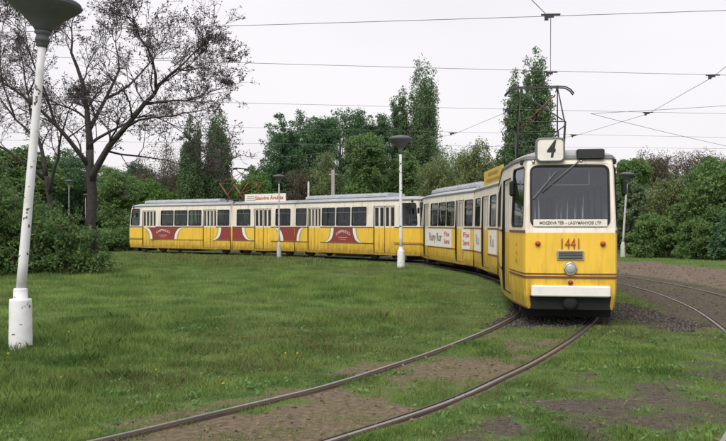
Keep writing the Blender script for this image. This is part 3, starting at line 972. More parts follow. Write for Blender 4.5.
def cab_front(tram, pos, Y, loc, rz, number=None, route=None, dest=None):
    """fittings on the driving end; everything sits on the flat front face"""
    sg = Y(-1) - Y(0)            # outward sign along y
    fx, fn = ((1, 0, 0), (0, -1, 0)) if sg < 0 else ((-1, 0, 0), (0, 1, 0))
    def fy(z, o=0): return Y(noff(z) - .03 - o)
    def part(mb, name, mats, par=tram): return mb.build(name, mats, par, loc, rz)
    mb = MB(); mb.cbox((0, fy(.61, .03), .61), (1.33, .12, .19), .02); part(mb, 'bumper', 'bumper_white')
    mb = MB(); mb.cbox((0, fy(.42, -.12), .40), (1.38, .16, .27), .02); part(mb, 'buffer_beam', 'rubber_black')
    mb = MB(); mb.box((0, fy(.3, -.85), .20), (1.6, .04, .26)); part(mb, 'nose_shade_board', 'rubber_black')  # black board added to keep the space under the nose dark
    mb = MB(); mb.lathe([(.08, fy(.42, -.06)), (.13, fy(.42, -.04)), (.13, fy(.42, .03)), (.08, fy(.42, .05)), (.02, fy(.42, .05))], 16, (0, 0, .40), 'y'); part(mb, 'coupler', 'rubber_black')
    mb = MB(); mb.lathe([(.108, fy(1.0, -.01)), (.117, fy(1.0, .03)), (.10, fy(1.0, .05)), (.09, fy(1.0, .045))], 24, (0, 0, 1.0), 'y'); h = part(mb, 'headlight', 'chrome')
    mb = MB(); mb.lathe([(.089, fy(1.0, .035)), (.075, fy(1.0, .055)), (.05, fy(1.0, .068)), (.004, fy(1.0, .072))], 24, (0, 0, 1.0), 'y'); link('lens', mb.mesh('lens', ['lamp_glass']), h)
    for s in (-1, 1):
        mb = MB(); y_ = noff(1.43) - .012
        mb.lathe([(.048, Y(y_)), (.048, Y(y_ - .02)), (.038, Y(y_ - .045)), (.005, Y(y_ - .062))], 16, (s * .55, 0, 1.43), 'y'); part(mb, 'indicator_lamp', 'amber')
    mb = MB(); mb.lathe([(.042, fy(.755, -.01)), (.042, fy(.755, .03)), (.027, fy(.755, .045)), (.003, fy(.755, .05))], 14, (0, 0, .755), 'y'); part(mb, 'tail_lamp', 'tail_red')
    mb = MB(); mb.cbox((0, fy(1.23, .012), 1.23), (.46, .03, .165), .008, 0); g = part(mb, 'vent_grille', 'chrome')
    for i in range(5):
        mb = MB(); mb.box((0, fy(1.23, .031), 1.175 + i * .0275), (.40, .012, .019)); link('slat', mb.mesh('slat', ['sign_black']), g)
    if number:
        text(number, .27, 'number_brown', tram, (0, fy(1.42, .012), 1.42), fx, SZ, fn, loc, rz, 'fleet_number', width=.30, bold=0)
    # destination box and route number box on the roof edge
    e = fx[0]
    mb = MB(); mb.cbox((e * .36, fy(3.0, -.015), 2.995), (.47, .22, .185), .02, 0); b = part(mb, 'destination_box', 'sign_black')
    if route:
        mb = MB()
        o = [(-.27, 2.84), (.27, 2.84)]
        def ring(ins, yo, r):
            return [Vector((-e * .33 + x - .25, fy(3.0, yo), 2.86 + z)) for x, z in rrect(.50, .43, ins, r)]
        mb.loft([ring(0, -.20, .08), ring(0, .12, .08), ring(.022, .13, .07), ring(.03, .115, .065)], 0, True, True)
        mb.face(ring(.03, .116, .065), 1)
        bx = part(mb, 'route_box', ['frame_grey', 'sign_white'])
        text(route, .40, 'sign_black', tram, (-e * .33, fy(3.0, .12), 3.075), fx, SZ, fn, loc, rz, 'route_number', width=.16, shear=.25, bold=.012)
    else:
        pass
    if dest:
        mb = MB(); mb.cbox((0, Y(noff(1.775) - .022), 1.79), (1.25, .012, .125), .004); d = part(mb, 'destination_board', 'sign_white')
        text(dest, .075, 'print_dark', tram, (0, Y(noff(1.775) - .028), 1.79), fx, SZ, fn, loc, rz, 'lettering', width=1.04, bold=.001)
    # wiper, visor, mirrors, corner lamps
    mb = MB(); y2 = lambda z: Y(noff(z) - .035)
    mb.tube([(e * .16, y2(2.85), 2.87), (e * .06, y2(2.78) , 2.79), (-e * .46, y2(2.35), 2.34)], .013, 5)
    mb.tube([(-e * .22, y2(2.72), 2.70), (-e * .62, y2(2.2), 2.22)], .016, 4); part(mb, 'wiper', 'frame_grey')
    mb = MB(); q = [(-.33, 2.47), (.36, 2.47), (.36, 2.76), (-.33, 2.76)]
    for i in range(4):
        a, b2 = q[i], q[(i + 1) % 4]; mb.tube([(e * a[0], Y(.36), a[1]), (e * b2[0], Y(.36), b2[1])], .011, 5)
    part(mb, 'sun_visor', 'cream_paint')
    for s in (-1, 1):
        mb = MB(); a = pos(.55, s, 2.5, 0); t = a + Vector((s * .14, -abs(Y(0) - Y(.1)) * (1 if sg < 0 else -1), .02))
        mb.tube([a, t], .012, 5)
        mb.cbox(t + Vector((0, 0, -.10)), (.09, .10, .28), .03); part(mb, 'mirror', 'rubber_black')
        mb = MB(); a = pos(.35, s, 2.89, .01); mb.cbox(a, (.09, .12, .10), .02); part(mb, 'marker_lamp', 'sign_black')
        a = pos(.06, s, 2.885, .0)
        mb = MB(); mb.lathe([(.028, fy(2.89, -.02)), (.028, fy(2.89, .02)), (.01, fy(2.89, .03))], 10, (s * .62 if s * e < 0 else s * .0 + (s * .92 if False else s * .2), 0, 2.875), 'y'); part(mb, 'lamp_stud', 'chrome')

def build_tram(name, nose, heads, label, pan, front_kw):
    t = empty(name, (nose[0], nose[1], 0.034))
    tag(t, label, 'tram', 'yellow and white articulated trams')
    p = Vector((0, 0, 0)); locs = []
    r = [-R(h) for h in heads]
    L_ = [LE, LM, LE]
    joints = []
    for i in range(3):
        locs.append(p.copy())
        p = p + Matrix.Rotation(r[i], 3, 'Z') @ Vector((0, L_[i], 0)); joints.append(p.copy())
    f = []
    for i, k in enumerate(('front', 'mid', 'rear')):
        f.append(section(t, k, locs[i], r[i]))
    cab_front(t, *f[0], locs[0], r[0], **front_kw)
    cab_front(t, *f[2], locs[2], r[2], number=front_kw.get('number'))
    bogie(t, locs[0] + Matrix.Rotation(r[0], 3, 'Z') @ Vector((0, 2.3, 0)), r[0])
    bogie(t, joints[0], (r[0] + r[1]) / 2); bogie(t, joints[1], (r[1] + r[2]) / 2)
    bogie(t, locs[2] + Matrix.Rotation(r[2], 3, 'Z') @ Vector((0, LE - 2.3, 0)), r[2])
    bellows(t, joints[0], r[0], r[1]); bellows(t, joints[1], r[1], r[2])
    i, y, zt, low = pan
    pp = locs[i] + Matrix.Rotation(r[i], 3, 'Z') @ Vector((0, y, 0))
    pantograph(t, pp, r[i], zt, ZG + .22, low)
    return t, locs, r

# the tram facing the camera
A, AL, AR = build_tram('tram', (3.60, 13.9), (9.0, -.3, -10.0),
    'yellow and white tram 1441 on route 4 facing the dirt road', (0, 8.9, 5.66, 'pan_black'),
    dict(number='1441', route='4', dest='MOSZKVA TÉR – LÁGYMÁNYOSI LTP'))
roof_box(A, AL[2], AR[2], 1.2, 7.8)
def advert_text(t, par_loc, rz, y, lines, size, mt, width, z=1.25):
    for k, s in enumerate(lines):
        text(s, size, mt, t, (-(W2 + .005), y, z + (len(lines) - 1) * size * .55 - k * size * 1.1), SX, SZ, SN, par_loc, rz, 'lettering', width=width, bold=.004)
white_panel(A, AL[2], AR[2], 2.78, 6.9)
advert_text(A, AL[2], AR[2], 5.2, ['Runy Rur'], .48, 'print_dark', 1.9)
advert_text(A, AL[2], AR[2], 3.5, ['Fix', 'Szerel'], .26, 'print_red', .75)
white_panel(A, AL[2], AR[2], .45, 1.45 + .05)
advert_text(A, AL[2], AR[2], .95, ['Fix', 'Szerel'], .26, 'print_red', .75)
white_panel(A, AL[1], AR[1], 3.3, 4.85)
advert_text(A, AL[1], AR[1], 4.05, ['Ru'], .48, 'print_grey', .7)
white_panel(A, AL[1], AR[1], .25, 1.8)
advert_text(A, AL[1], AR[1], 1.1, ['Ru'], .48, 'print_grey', .7)
rb = roof_board(A, AL[1], AR[1], .9, 4.4, -.85, ZG + .12, ZG + .62, 'board_yellow')
# small inspection marks on the cab corner
for k, (s, mt) in enumerate((('13', 'trim_brown'), ('18', 'print_red'), ('26', 'trim_brown'))):
    text(s, .10, mt, A, (-.885, .66, 1.40 - k * .15), Vector((.2, -.98, 0)).normalized(), SZ, Vector((-.98, -.2, 0)).normalized(), AL[0], AR[0], 'inspection_mark', off=.02)

# the tram coupled behind it
B, BL, BR_ = build_tram('tram', (3.25, 37.85), (-42, -53, -57),
    'yellow and white tram with dark red melon shaped adverts, coupled behind tram 1441', (2, .35, 5.15, 'pan_red'),
    dict(number='1440'))
roof_box(B, BL[0], BR_[0], 2.4, 8.9); roof_box(B, BL[2], BR_[2], 1.5, 8.0)
melon_panel(B, BL[0], BR_[0], (4.35, 3.85), (5.85, 6.35))
melon_panel(B, BL[0], BR_[0], (8.55, 9.0), LE - GAP - .01)
melon_panel(B, BL[1], BR_[1], GAP + .01, (1.5, .95))
melon_panel(B, BL[1], BR_[1], (4.2, 3.6), LM - GAP - .01)
melon_panel(B, BL[2], BR_[2], GAP + .01, (.85, 1.35))
melon_panel(B, BL[2], BR_[2], (4.1, 4.75), (7.3, 6.7))
text('CAPPUCCI', .2, 'advert_white', B, (-(W2 + .006), 5.1, 1.43), SX, SZ, SN, BL[0], BR_[0], width=1.1, arc=.16)
text('CAPPUCCI', .2, 'advert_white', B, (-(W2 + .006), 5.75, 1.43), SX, SZ, SN, BL[2], BR_[2], width=1.2, arc=.16)
def print_line(t, x, y, z, w, h, mt, loc, rz):
    mb = MB(); mb.face([(x, y - w / 2, z - h / 2), (x, y + w / 2, z - h / 2), (x, y + w / 2, z + h / 2), (x, y - w / 2, z + h / 2)]); mb.build('print_line', mt, t, loc, rz)
for sec, yy in ((0, 5.1), (2, 5.75)):
    print_line(B, -(W2 + .009), yy, 1.12, .7, .06, 'print_pink', BL[sec], BR_[sec]); print_line(B, -(W2 + .009), yy, 1.02, .45, .04, 'print_pink', BL[sec], BR_[sec])
for k in range(3):
    print_line(B, -.93, 3.7, ZG + .22 + k * .11, .75 - .1 * k, .05, 'print_grey', BL[1], BR_[1])
for k in range(2):
    print_line(A, -.88, 2.6, ZG + .27 + k * .2, 2.5 - .6 * k, .10, 'print_olive', AL[1], AR[1])
roof_board(B, BL[1], BR_[1], 1.0, 4.2, -.9, ZG + .10, ZG + .58, 'advert_white')
text('Szandra Áruház', .27, 'print_red', B, (-.928, 2.25, ZG + .34), SX, SZ, SN, BL[1], BR_[1], width=2.2, bold=.006)
mb = MB(); mb.tube([(3.42, 37.1, .43), (3.36, 37.5, .43), (3.2, 37.95, .43)], .05, 8)
link('coupling_bar', mb.mesh('coupling_bar', ['dark_iron']), B, (-3.25, -37.85, 0))

# ------------------------------------------------------------------ lamp posts
def lamp_post(base, top, label, white='lamp_white', h_pole=4.6, name='lamp_post', group='mushroom head lamp posts', hs=1., bs=1.):
    """post with a wide base and a funnel shaped head; top = xy offset of the head from the base (lean)"""
    t = empty(name, (base[0], base[1], float(ground_z([base[0]], [base[1]])[0]) if len(base) < 3 else base[2]))
    tag(t, label, 'street lamp', group)
    mb = MB()
    mb.lathe([(r_ * bs, z_) for r_, z_ in ((.165, -.1), (.165, .05), (.155, .70), (.150, .725), (.10, .73), (.10, .86), (.092, .88), (.075, .885))], 18)
    mb.build('base', white, t)
    lx, ly = top
    def q(z): k = (z - .8) / (h_pole - .8); return Vector((lx * k, ly * k, z))
    mb = MB(); mb.tube([q(z) for z in np.linspace(.8, h_pole, 9)], [float(r) * bs for r in np.linspace(.072, .055, 9)], 14); mb.build('pole', white, t)
    o = q(h_pole)
    tilt = Matrix.Rotation(math.atan2(lx, h_pole), 3, 'Y')
    def lat(prof, name_, mt):
        m_ = MB(); m_.lathe([(r_ * hs, z_ * hs) for r_, z_ in prof], 28)
        m_.v = [tuple(tilt @ Vector(v) + o) for v in m_.v]
        return m_.build(name_, mt, t)
    lat([(.06, -.08), (.085, -.06), (.085, .0), (.105, .01), (.105, .05), (.085, .06), (.09, .10), (.12, .12), (.12, .15), (.09, .16)], 'neck', 'lamp_head')
    lat([(.10, .14), (.14, .20), (.30, .36), (.46, .48), (.52, .53), (.53, .55), (.50, .57)], 'lamp_shade', 'lamp_head')
    lat([(.52, .555), (.50, .60), (.30, .68), (.06, .72), (.01, .722)], 'lamp_cap', 'lamp_head')
    return t
lamp_post((-5.03, 11.75, -.02), (.32, 0), 'flaking white lamp post leaning over the grass beside the lilac bush', h_pole=4.50)
lamp_post((gx(401, 33.5), 33.5), (-.02, 0), 'flaking white lamp post on the grass before the coupling of the trams', h_pole=4.85)
lamp_post((gx(279, 42.2), 42.2), (0, 0), 'slender grey lamp post before the roof advert of the rear tram', 'lamp_grey', h_pole=4.0, hs=.62, bs=.7)
lamp_post((gx(623, 45.5), 45.5), (.22, 0), 'grey lamp post on the verge beyond the dirt road', 'lamp_grey', h_pole=4.25, hs=.85, bs=.9)
lamp_post((gx(355, 66), 66), (0, 0), 'lamp post behind the front section of the rear tram', 'lamp_grey', h_pole=4.1, hs=.85)
lamp_post((gx(69, 56), 56), (0, 0), 'thin grey lamp post behind the lilac bush, left of the big trunk', 'concrete', h_pole=4.6, hs=.5, bs=.5)
lamp_post((gx(85.5, 64), 64), (0, 0), 'thin grey lamp post close against the big dark trunk', 'concrete', h_pole=4.0, hs=.4, bs=.5)
def plain_post(x, y, h, w, label, square=True):
    mb = MB()
    if square: 
        mb.loft([[(a * w * k, b * w * k, z) for a, b in ((-1, -1), (1, -1), (1, 1), (-1, 1))] for z, k in ((-.2, 1), (h - .1, .8), (h, .7))], 0, True, True)
        mb.box((0, 0, h - .35), (w * 4, .08, .10))
    else:
        mb.lathe([(w * 1.6, -.2), (w * 1.6, .5), (w, .55), (w * .8, h - .05), (w * .4, h)], 10)
    o = mb.build('post', 'concrete' if square else 'lamp_grey', None, (x, y, 0)); tag(o, label, 'post'); return o
plain_post(gx(333, 64), 64, gz(170, 64), .16, 'grey concrete post with short crossarm behind the rear tram')
plain_post(gx(308.5, 62), 62, gz(181, 62), .09, 'thin pale pole behind the rear tram roof', False)

# ------------------------------------------------------------------ overhead wires
def wire(name, pts, r, label, cat, group=None):
    mb = MB(); mb.tube(pts, r, 5, 0); o = mb.build(name, 'wire'); tag(o, label, cat, group); return o
def sag_line(a, b, sag, n=16):
    a, b = Vector(a), Vector(b)
    return [a.lerp(b, i / n) - Vector((0, 0, sag * 4 * (i / n) * (1 - i / n))) for i in range(n + 1)]
ZC = 5.72
CWY = (1.3, 8.4, 15.25, 21.0, 27.7, 34.8, 41, 46, 50, 55, 60, 66)
cw = [Vector((min(MAIN, key=lambda p: abs(p.y - y_)).x, y_, ZC)) for y_ in CWY]
wire('contact_wire', cw, .007, 'contact wire hanging over the track of the yellow trams', 'wire')
cw2 = [Vector(p) for p in ((4.4, 5, 5.75), (8.0, 14.75, 5.75), (9.36, 21.4, 5.75), (10.15, 28.5, 5.75), (9.4, 35.6, 5.75), (6, 41.2, 5.75), (-2, 54, 5.75))]
wire('contact_wire', cw2, .007, 'contact wire curving over the rails beside the dirt road', 'wire')
def mast(x, y, label):
    mb = MB(); mb.lathe([(.16, -.2), (.16, .4), (.13, .45), (.10, 6.3), (.05, 6.4)], 12)
    o = mb.build('wire_mast', 'concrete', None, (x, y, 0)); tag(o, label, 'mast', 'masts carrying the span wires')
spans = [((-14, 17.6), (15, 13.8), 5.88, 5.80, 'span wire by the leaning lamp post'),
         ((-15, 18.2), (17, 22.4), 5.85, 5.84, 'span wire just before the raised pantograph'),
         ((-19, 24.0), (20, 30.0), 5.86, 5.84, 'span wire just behind the raised pantograph'),
         ((-24, 29.5), (26, 38.6), 5.86, 5.86, 'span wire above the coupling of the trams'),
         ((-30, 37.0), (30, 44.0), 5.90, 5.90, 'span wire crossing before the dark trees')]
for a, b_, z0, z1, lab in spans:
    wire('span_wire', sag_line((*a, z0), (*b_, z1), .05), .006, lab, 'wire', 'span wires')
    mast(a[0], a[1], 'concrete mast, meadow end of the ' + lab); mast(b_[0], b_[1], 'concrete mast, road end of the ' + lab)
def clip(x, y, z, ang, label):
    mb = MB()
    M = Matrix.Rotation(ang, 3, 'Z')
    mb.box((0, 0, .05), (.36, .035, .03), 0, M); mb.box(M @ Vector((-.08, 0, 0)), (.07, .06, .11), 0, M); mb.box(M @ Vector((-.02, 0, .03)), (.16, .05, .07), 0, M)
    o = mb.build('wire_clamp', 'sign_black', None, (x, y, z)); tag(o, label, 'clamp', 'clamps holding the contact wires')
def on(path, ytar):
    return min(path, key=lambda p: abs(p.y - ytar))
def span_y(i, x):
    a, b_ = spans[i][0], spans[i][1]; return a[1] + (b_[1] - a[1]) * (x - a[0]) / (b_[0] - a[0])
for path, nm in ((cw, 'tram'), (cw2, 'road side')):
    for i in range(4):
        q = min(path, key=lambda p: abs(p.y - span_y(i, p.x)))
        clip(q.x, q.y, ZC + .03, -.1, 'black clamp on the %s wire at the %s' % (nm, spans[i][4].split(' crossing')[0].replace(' of the trams', '')))
wire('feeder_wire', sag_line((8.2, 28.8, 5.8), (22, 33.5, 7.3), .05), .008, 'slanting feeder wire rising towards the road side trees', 'wire')
wire('feeder_wire', sag_line((8.2, 28.8, 5.8), (18, 36, 5.0), .05), .008, 'slanting feeder wire dropping towards the road side trees', 'wire')

# ------------------------------------------------------------------ vegetation
def unit(n):
    v = rng.normal(size=(n, 3)); return v / np.linalg.norm(v, axis=1, keepdims=True)
def leaf_quads(C, L_, Wd, up=0.0):
    n = len(C)
    a = unit(n); a[:, 2] += up; a /= np.linalg.norm(a, axis=1, keepdims=True)
    r_ = unit(n); b_ = np.cross(a, r_); b_ /= np.linalg.norm(b_, axis=1, keepdims=True) + 1e-9
    l = (L_ * rng.uniform(.6, 1.3, n))[:, None] / 2; w = (Wd * rng.uniform(.6, 1.3, n))[:, None] / 2
    return np.stack([C - a * l, C + b_ * w - a * l * .1, C + a * l, C - b_ * w - a * l * .1], 1)

def lobes_points(lobes, n, shell=.55):
    """points in a set of ellipsoids, biased to the outer shell; lobes: (cx,cy,cz,rx,ry,rz)"""
    Lb = np.array(lobes); v = Lb[:, 3] * Lb[:, 4] * Lb[:, 5]
    pr = v ** .75; pr /= pr.sum()
    k = rng.choice(len(Lb), n, p=pr)
    r_ = (shell + (1 - shell) * rng.random(n)) ** 1.0
    r_ = np.where(rng.random(n) < .25, r_ * rng.random(n) ** .5, r_)
    return Lb[k, :3] + unit(n) * r_[:, None] * Lb[k, 3:6]

def crown_mesh(lobes, clumps, per, crad, L_, Wd, mats, up=.0, flower=0, tri=0):
    Cc = lobes_points(lobes, clumps)
    Cr = crad * rng.uniform(.55, 1.35, clumps)
    k = np.repeat(np.arange(clumps), per)
    keep = rng.random(len(k)) < .9; k = k[keep]
    P = Cc[k] + unit(len(k)) * (rng.random(len(k)) ** .45 * Cr[k])[:, None] * np.array([1, 1, .75 if up < .5 else 1.3])
    P[:, 2] = np.maximum(P[:, 2], .05)
    V = leaf_quads(P, L_, Wd, up)[:, [0, 1, 3] if tri == 0 else [1, 2, 3]]
    V[:, 0] -= (V[:, 1] + V[:, 2] - 2 * V[:, 0]) * .25
    mi = None
    if flower: mi = (rng.random(len(P)) < flower).astype(int)
    return np_mesh('crown', V, 3, mats, mi), Cc

def trunk_mesh(h, r, limbs, bark='bark_grey', lean=(0, 0)):
    mb = MB()
    n = 7
    P = [Vector((lean[0] * (i / n) ** 1.5 + random.uniform(-.06, .06) * (i > 0), lean[1] * (i / n) + random.uniform(-.06, .06) * (i > 0), -.15 + (h + .15) * i / n)) for i in range(n + 1)]
    mb.tube(P, [r * (1.25 if i == 0 else 1 - .85 * i / n) for i in range(n + 1)], 8)
    for q in limbs:
        q = Vector(q); t = random.uniform(.25, .7) * min(1, q.z / h); t = max(.1, min(.85, t)); i = int(t * n)
        b_ = P[i]; mid = b_.lerp(q, .5) + Vector((0, 0, .12 * (q - b_).length))
        r0 = r * (1 - .85 * t) * .5
        mb.tube([b_, mid, q], [r0, r0 * .6, r0 * .18], 5)
    return mb.mesh('trunk', [bark])

def round_lobes(w, h, base=.12, n=9):
    out = [(0, 0, h * .58, w * .34, w * .34, h * .36)]
    for i in range(n):
        a = random.uniform(0, 2 * math.pi); z = random.uniform(base + .12, .84); k = math.sin(math.pi * (z * .85 + .12)) 
        rr = w * .5 * k * random.uniform(.5, .8)
        s = random.uniform(.16, .28) * w
        out.append((math.cos(a) * rr, math.sin(a) * rr, z * h, s, s, min(s * random.uniform(.7, 1.1), h * .2)))
    return out
def poplar_lobes(w, h, n=5):
    out = [(0, 0, h * .50, w * .30, w * .30, h * .45)]
    for i in range(n + 3):
        a = random.uniform(0, 2 * math.pi); rr = w * random.uniform(.15, .36); top = random.uniform(.55, .97); lo = random.uniform(.05, .3)
        out.append((math.cos(a) * rr, math.sin(a) * rr, h * (top + lo) / 2, w * random.uniform(.13, .2), w * random.uniform(.13, .2), h * (top - lo) / 2))
    return out
def bush_lobes(w, h, n=12):
    out = [(0, 0, h * .45, w * .40, w * .40, h * .42)]
    for i in range(n):
        a = random.uniform(0, 2 * math.pi); z = random.uniform(.10, .86); rr = w * .40 * math.sin(math.pi * min(1, z * .62 + .36)) * random.uniform(.6, 1)
        out.append((math.cos(a) * rr, math.sin(a) * rr, z * h, w * .2, w * .2, h * random.uniform(.10, .18)))
    return out
def oval_lobes(w, h, n=8):
    out = [(0, 0, h * .50, w * .42, w * .42, h * .42)]
    for i in range(n + 4):
        a = random.uniform(0, 2 * math.pi); z = random.uniform(.2, .86); rr = w * .42 * math.sin(math.pi * min(1, z * .8 + .18)) * random.uniform(.6, 1)
        out.append((math.cos(a) * rr, math.sin(a) * rr, z * h, w * .2, w * .2, h * random.uniform(.10, .16)))
    return out

TREE_CACHE = {}
def tree(name, px, d, pxw, top, kind, leaf, label, group, variant=0, dense=1.0):
    x = gx(px, d); h = gz(top, d) * 1.05; w = max(pxw * d / F, .8)
    key = (kind, leaf, variant)
    z0 = 0
    if key not in TREE_CACHE:
        if kind == 'poplar':
            lb = poplar_lobes(w, h); cm, cc = crown_mesh(lb, int(900 * dense), 40, w * .11, .24, .13, [leaf], 1.1)
        elif kind == 'oval':
            lb = oval_lobes(w, h); cm, cc = crown_mesh(lb, int(760 * dense), 52, w * .085, .24, .13, [leaf], .3)
        elif kind == 'bushy':
            lb = bush_lobes(w, h); cm, cc = crown_mesh(lb, int(760 * dense), 52, w * .075, .23, .13, [leaf], .1)
        elif kind == 'sparse':
            lb = round_lobes(w, h, .3); cm, cc = crown_mesh(lb, int(260 * dense), 34, w * .10, .20, .08, [leaf], .5)
        elif kind == 'willow':
            lb = oval_lobes(w, h, 10); cm, cc = crown_mesh(lb, int(380 * dense), 44, w * .10, .28, .08, [leaf], .8)
        else:
            lb = round_lobes(w, h); cm, cc = crown_mesh(lb, int(640 * dense), 52, w * .075, .23, .13, [leaf], .1)
        nl = 34 if kind in ('sparse', 'willow') else 12
        if 'bush' in name or 'roadside' in name:
            pass
        lim = [tuple(c_) for c_ in cc[rng.choice(len(cc), nl, replace=False)]]
        tm = trunk_mesh(h * (.76 if kind in ('poplar', 'oval') else .68), max(.09, .022 * h), lim)
        TREE_CACHE[key] = (tm, cm, w, h)
    tm, cm, w0, h0 = TREE_CACHE[key]
    t = empty(name, (x, d, z0), random.uniform(0, 6.28))
    t.scale = (w / w0, w / w0, h / h0)
    tag(t, label, 'tree' if 'shrub' not in name and 'bush' not in name else 'bush', group)
    link('trunk', tm, t); link('crown', cm, t)
    return t

GB = 'trees behind the rear tram'
tree('poplar_tree', 190, 72, 32, 112, 'poplar', 'leaf_poplar', 'narrow poplar beside a wider poplar behind the tail of the rear tram', GB, 0)
tree('poplar_tree', 220, 74, 42, 110, 'poplar', 'leaf_poplar', 'wider poplar behind the pantograph of the rear tram', GB, 1)
tree('poplar_tree', 402, 78, 28, 84, 'poplar', 'leaf_poplar', 'short slim poplar leaning on the tall poplar behind the trams', GB, 2)
tree('poplar_tree', 422, 78, 46, 49, 'poplar', 'leaf_poplar', 'tall poplar with two spires behind the coupling of the trams', GB, 3)
tree('poplar_tree', 515, 62, 40, 72, 'poplar', 'leaf_poplar', 'shorter poplar behind the pantograph of tram 1441', GB, 4)
tree('poplar_tree', 535, 62, 44, 44, 'poplar', 'leaf_poplar', 'tallest dark poplar behind the pantograph of tram 1441', GB, 5)
tree('oval_tree', 281, 72, 54, 106, 'oval', 'leaf_dark', 'dark oval tree standing at the edge of the grove', GB, 0, 1.2)
tree('oval_tree', 309, 78, 50, 110, 'oval', 'leaf_dark', 'narrow dark tree inside the grove behind the rear tram', GB, 1)
tree('oval_tree', 340, 74, 66, 101, 'oval', 'leaf_dark', 'broad dark tree, highest in the grove behind the rear tram', GB, 2, 1.2)
tree('oval_tree', 374, 76, 56, 106, 'oval', 'leaf_dark', 'dark tree at the poplar side of the grove', GB, 3, 1.1)
tree('leafy_tree', 365, 64, 62, 130, 'round', 'leaf_mid', 'bright green round tree before the dark grove', GB, 0)
tree('leafy_tree', 325, 66, 46, 150, 'willow', 'leaf_pale', 'thin pale tree before the dark grove', GB, 1)
tree('leafy_tree', 255, 68, 52, 163, 'round', 'leaf_bright', 'low bright green tree behind the roof advert board', GB, 2)
tree('leafy_tree', 405, 66, 50, 150, 'round', 'leaf_mid', 'round green tree below the tall poplar', GB, 3)
tree('willow_tree', 440, 62, 56, 148, 'willow', 'leaf_pale', 'pale loose willow behind the tail of tram 1441', GB, 2)
tree('willow_tree', 474, 60, 54, 140, 'willow', 'leaf_pale', 'taller pale willow close behind the roof of tram 1441', GB, 3)
tree('leafy_tree', 432, 78, 70, 135, 'willow', 'leaf_mid', 'green loose tree behind the willows', GB, 4)
tree('leafy_tree', 500, 70, 60, 158, 'round', 'leaf_mid', 'low green tree below the dark poplars', GB, 5)
tree('bare_tree', 160, 78, 70, 145, 'sparse', 'leaf_brown', 'thin brownish tree beyond the tail of the rear tram', GB, 0)
tree('bare_tree', 205, 84, 70, 152, 'sparse', 'leaf_brown', 'thin brownish tree between the two poplars', GB, 1)
tree('bare_tree', 300, 66, 40, 160, 'sparse', 'leaf_brown', 'small brownish tree before the dark grove', GB, 2)
GL = 'trees behind the lilac bush'
tree('leafy_tree', -30, 58, 90, 150, 'round', 'leaf_mid', 'green tree behind the lilac bush and the leaning lamp post', GL, 0)
tree('leafy_tree', 25, 64, 80, 145, 'round', 'leaf_mid', 'green tree behind the smaller dark tree', GL, 3)
tree('leafy_tree', 70, 70, 76, 152, 'round', 'leaf_dark', 'dark green tree behind the thin lamp posts', GL, 6)
tree('leafy_tree', 115, 66, 64, 170, 'round', 'leaf_mid', 'green tree between the big dark trunk and the tram tail', GL, 5)
tree('leafy_tree', 150, 72, 56, 176, 'round', 'leaf_bright', 'low bright tree just over the tail of the rear tram', GL, 2)
tree('leafy_tree', -90, 60, 90, 140, 'round', 'leaf_dark', 'dark green tree at the far end of the lilac bush', GL, 6)
GR = 'trees beyond the dirt road'
tree('leafy_tree', 632, 60, 54, 155, 'round', 'leaf_mid', 'green tree behind the verge lamp post', GR, 0)
tree('bare_tree', 655, 66, 52, 148, 'sparse', 'leaf_brown', 'thin brownish tree rising beyond the bushes by the road', GR, 3, 1.4)
tree('bare_tree', 684, 68, 56, 150, 'sparse', 'leaf_brown', 'wide brownish tree rising beyond the bushes by the road', GR, 4, 1.4)
tree('bare_tree', 712, 72, 60, 146, 'sparse', 'leaf_brown', 'brownish tree rising behind the tall roadside tree', GR, 5, 1.4)
tree('leafy_tree', 596, 64, 66, 168, 'round', 'leaf_mid', 'green tree hidden behind the cab of tram 1441', GR, 3)
tree('roadside_bush', 640, 50, 54, 184, 'bushy', 'leaf_sage', 'grey green bush right beside the verge lamp post', GR, 7)
tree('roadside_bush', 668, 48, 54, 178, 'willow', 'leaf_pale', 'loose green bush between the lamp post and the tall roadside tree', GR, 8)
tree('roadside_bush', 655, 45, 50, 212, 'bushy', 'leaf_mid', 'low bush on the verge before the taller bushes', GR, 9)
tree('roadside_bush', 686, 46, 44, 196, 'bushy', 'leaf_mid', 'green bush leaning against the tall roadside tree', GR, 10)
tree('roadside_tree', 716, 43, 74, 152, 'bushy', 'leaf_mid', 'tall dense green roadside tree with foliage down to the verge', GR, 11, 1.5)
tree('roadside_tree', 775, 43, 90, 145, 'bushy', 'leaf_dark', 'darker roadside tree farther along the dirt road', GR, 12, 1.4)
tree('roadside_bush', 622, 54, 46, 190, 'bushy', 'leaf_sage', 'green bush half hidden by the cab of tram 1441', GR, 7)
tree('roadside_bush', 700, 42, 46, 214, 'bushy', 'leaf_mid', 'low green bush at the foot of the tall roadside tree', GR, 9)
tree('roadside_bush', 735, 40, 50, 208, 'bushy', 'leaf_dark', 'low dark bush at the foot of the tall roadside tree', GR, 13)
for k_, (px, d, w_, tp, lab) in enumerate(((72, 74, 50, 196, 'low green bush behind the thin lamp posts'), (104, 72, 50, 198, 'low green bush behind the foot of the big dark trunk'), (140, 76, 46, 198, 'low green bush beyond the tail of the rear tram'),
        (36, 70, 56, 192, 'low green bush behind the smaller dark tree'), (0, 66, 60, 196, 'low green bush behind the lilac bush'))):
    tree('hedge_bush', px, d, w_, tp, 'bushy', 'leaf_mid', lab, 'low bushes beyond the meadow', 9 + k_ % 2)
# far wood closing the horizon: countable trees, copies of a few crowns
k = 0
for px in range(-160, 900, 30):
    d = 92 + 14 * ((k * 7) % 5) / 5
    tree('wood_tree', px + random.uniform(-8, 8), d, 52, 172 + random.uniform(-10, 12), 'round', ['leaf_dark', 'leaf_mid'][k % 2], 'green tree in the far row of wood behind the trams', 'far row of wood', 20 + k % 3)
    k += 1

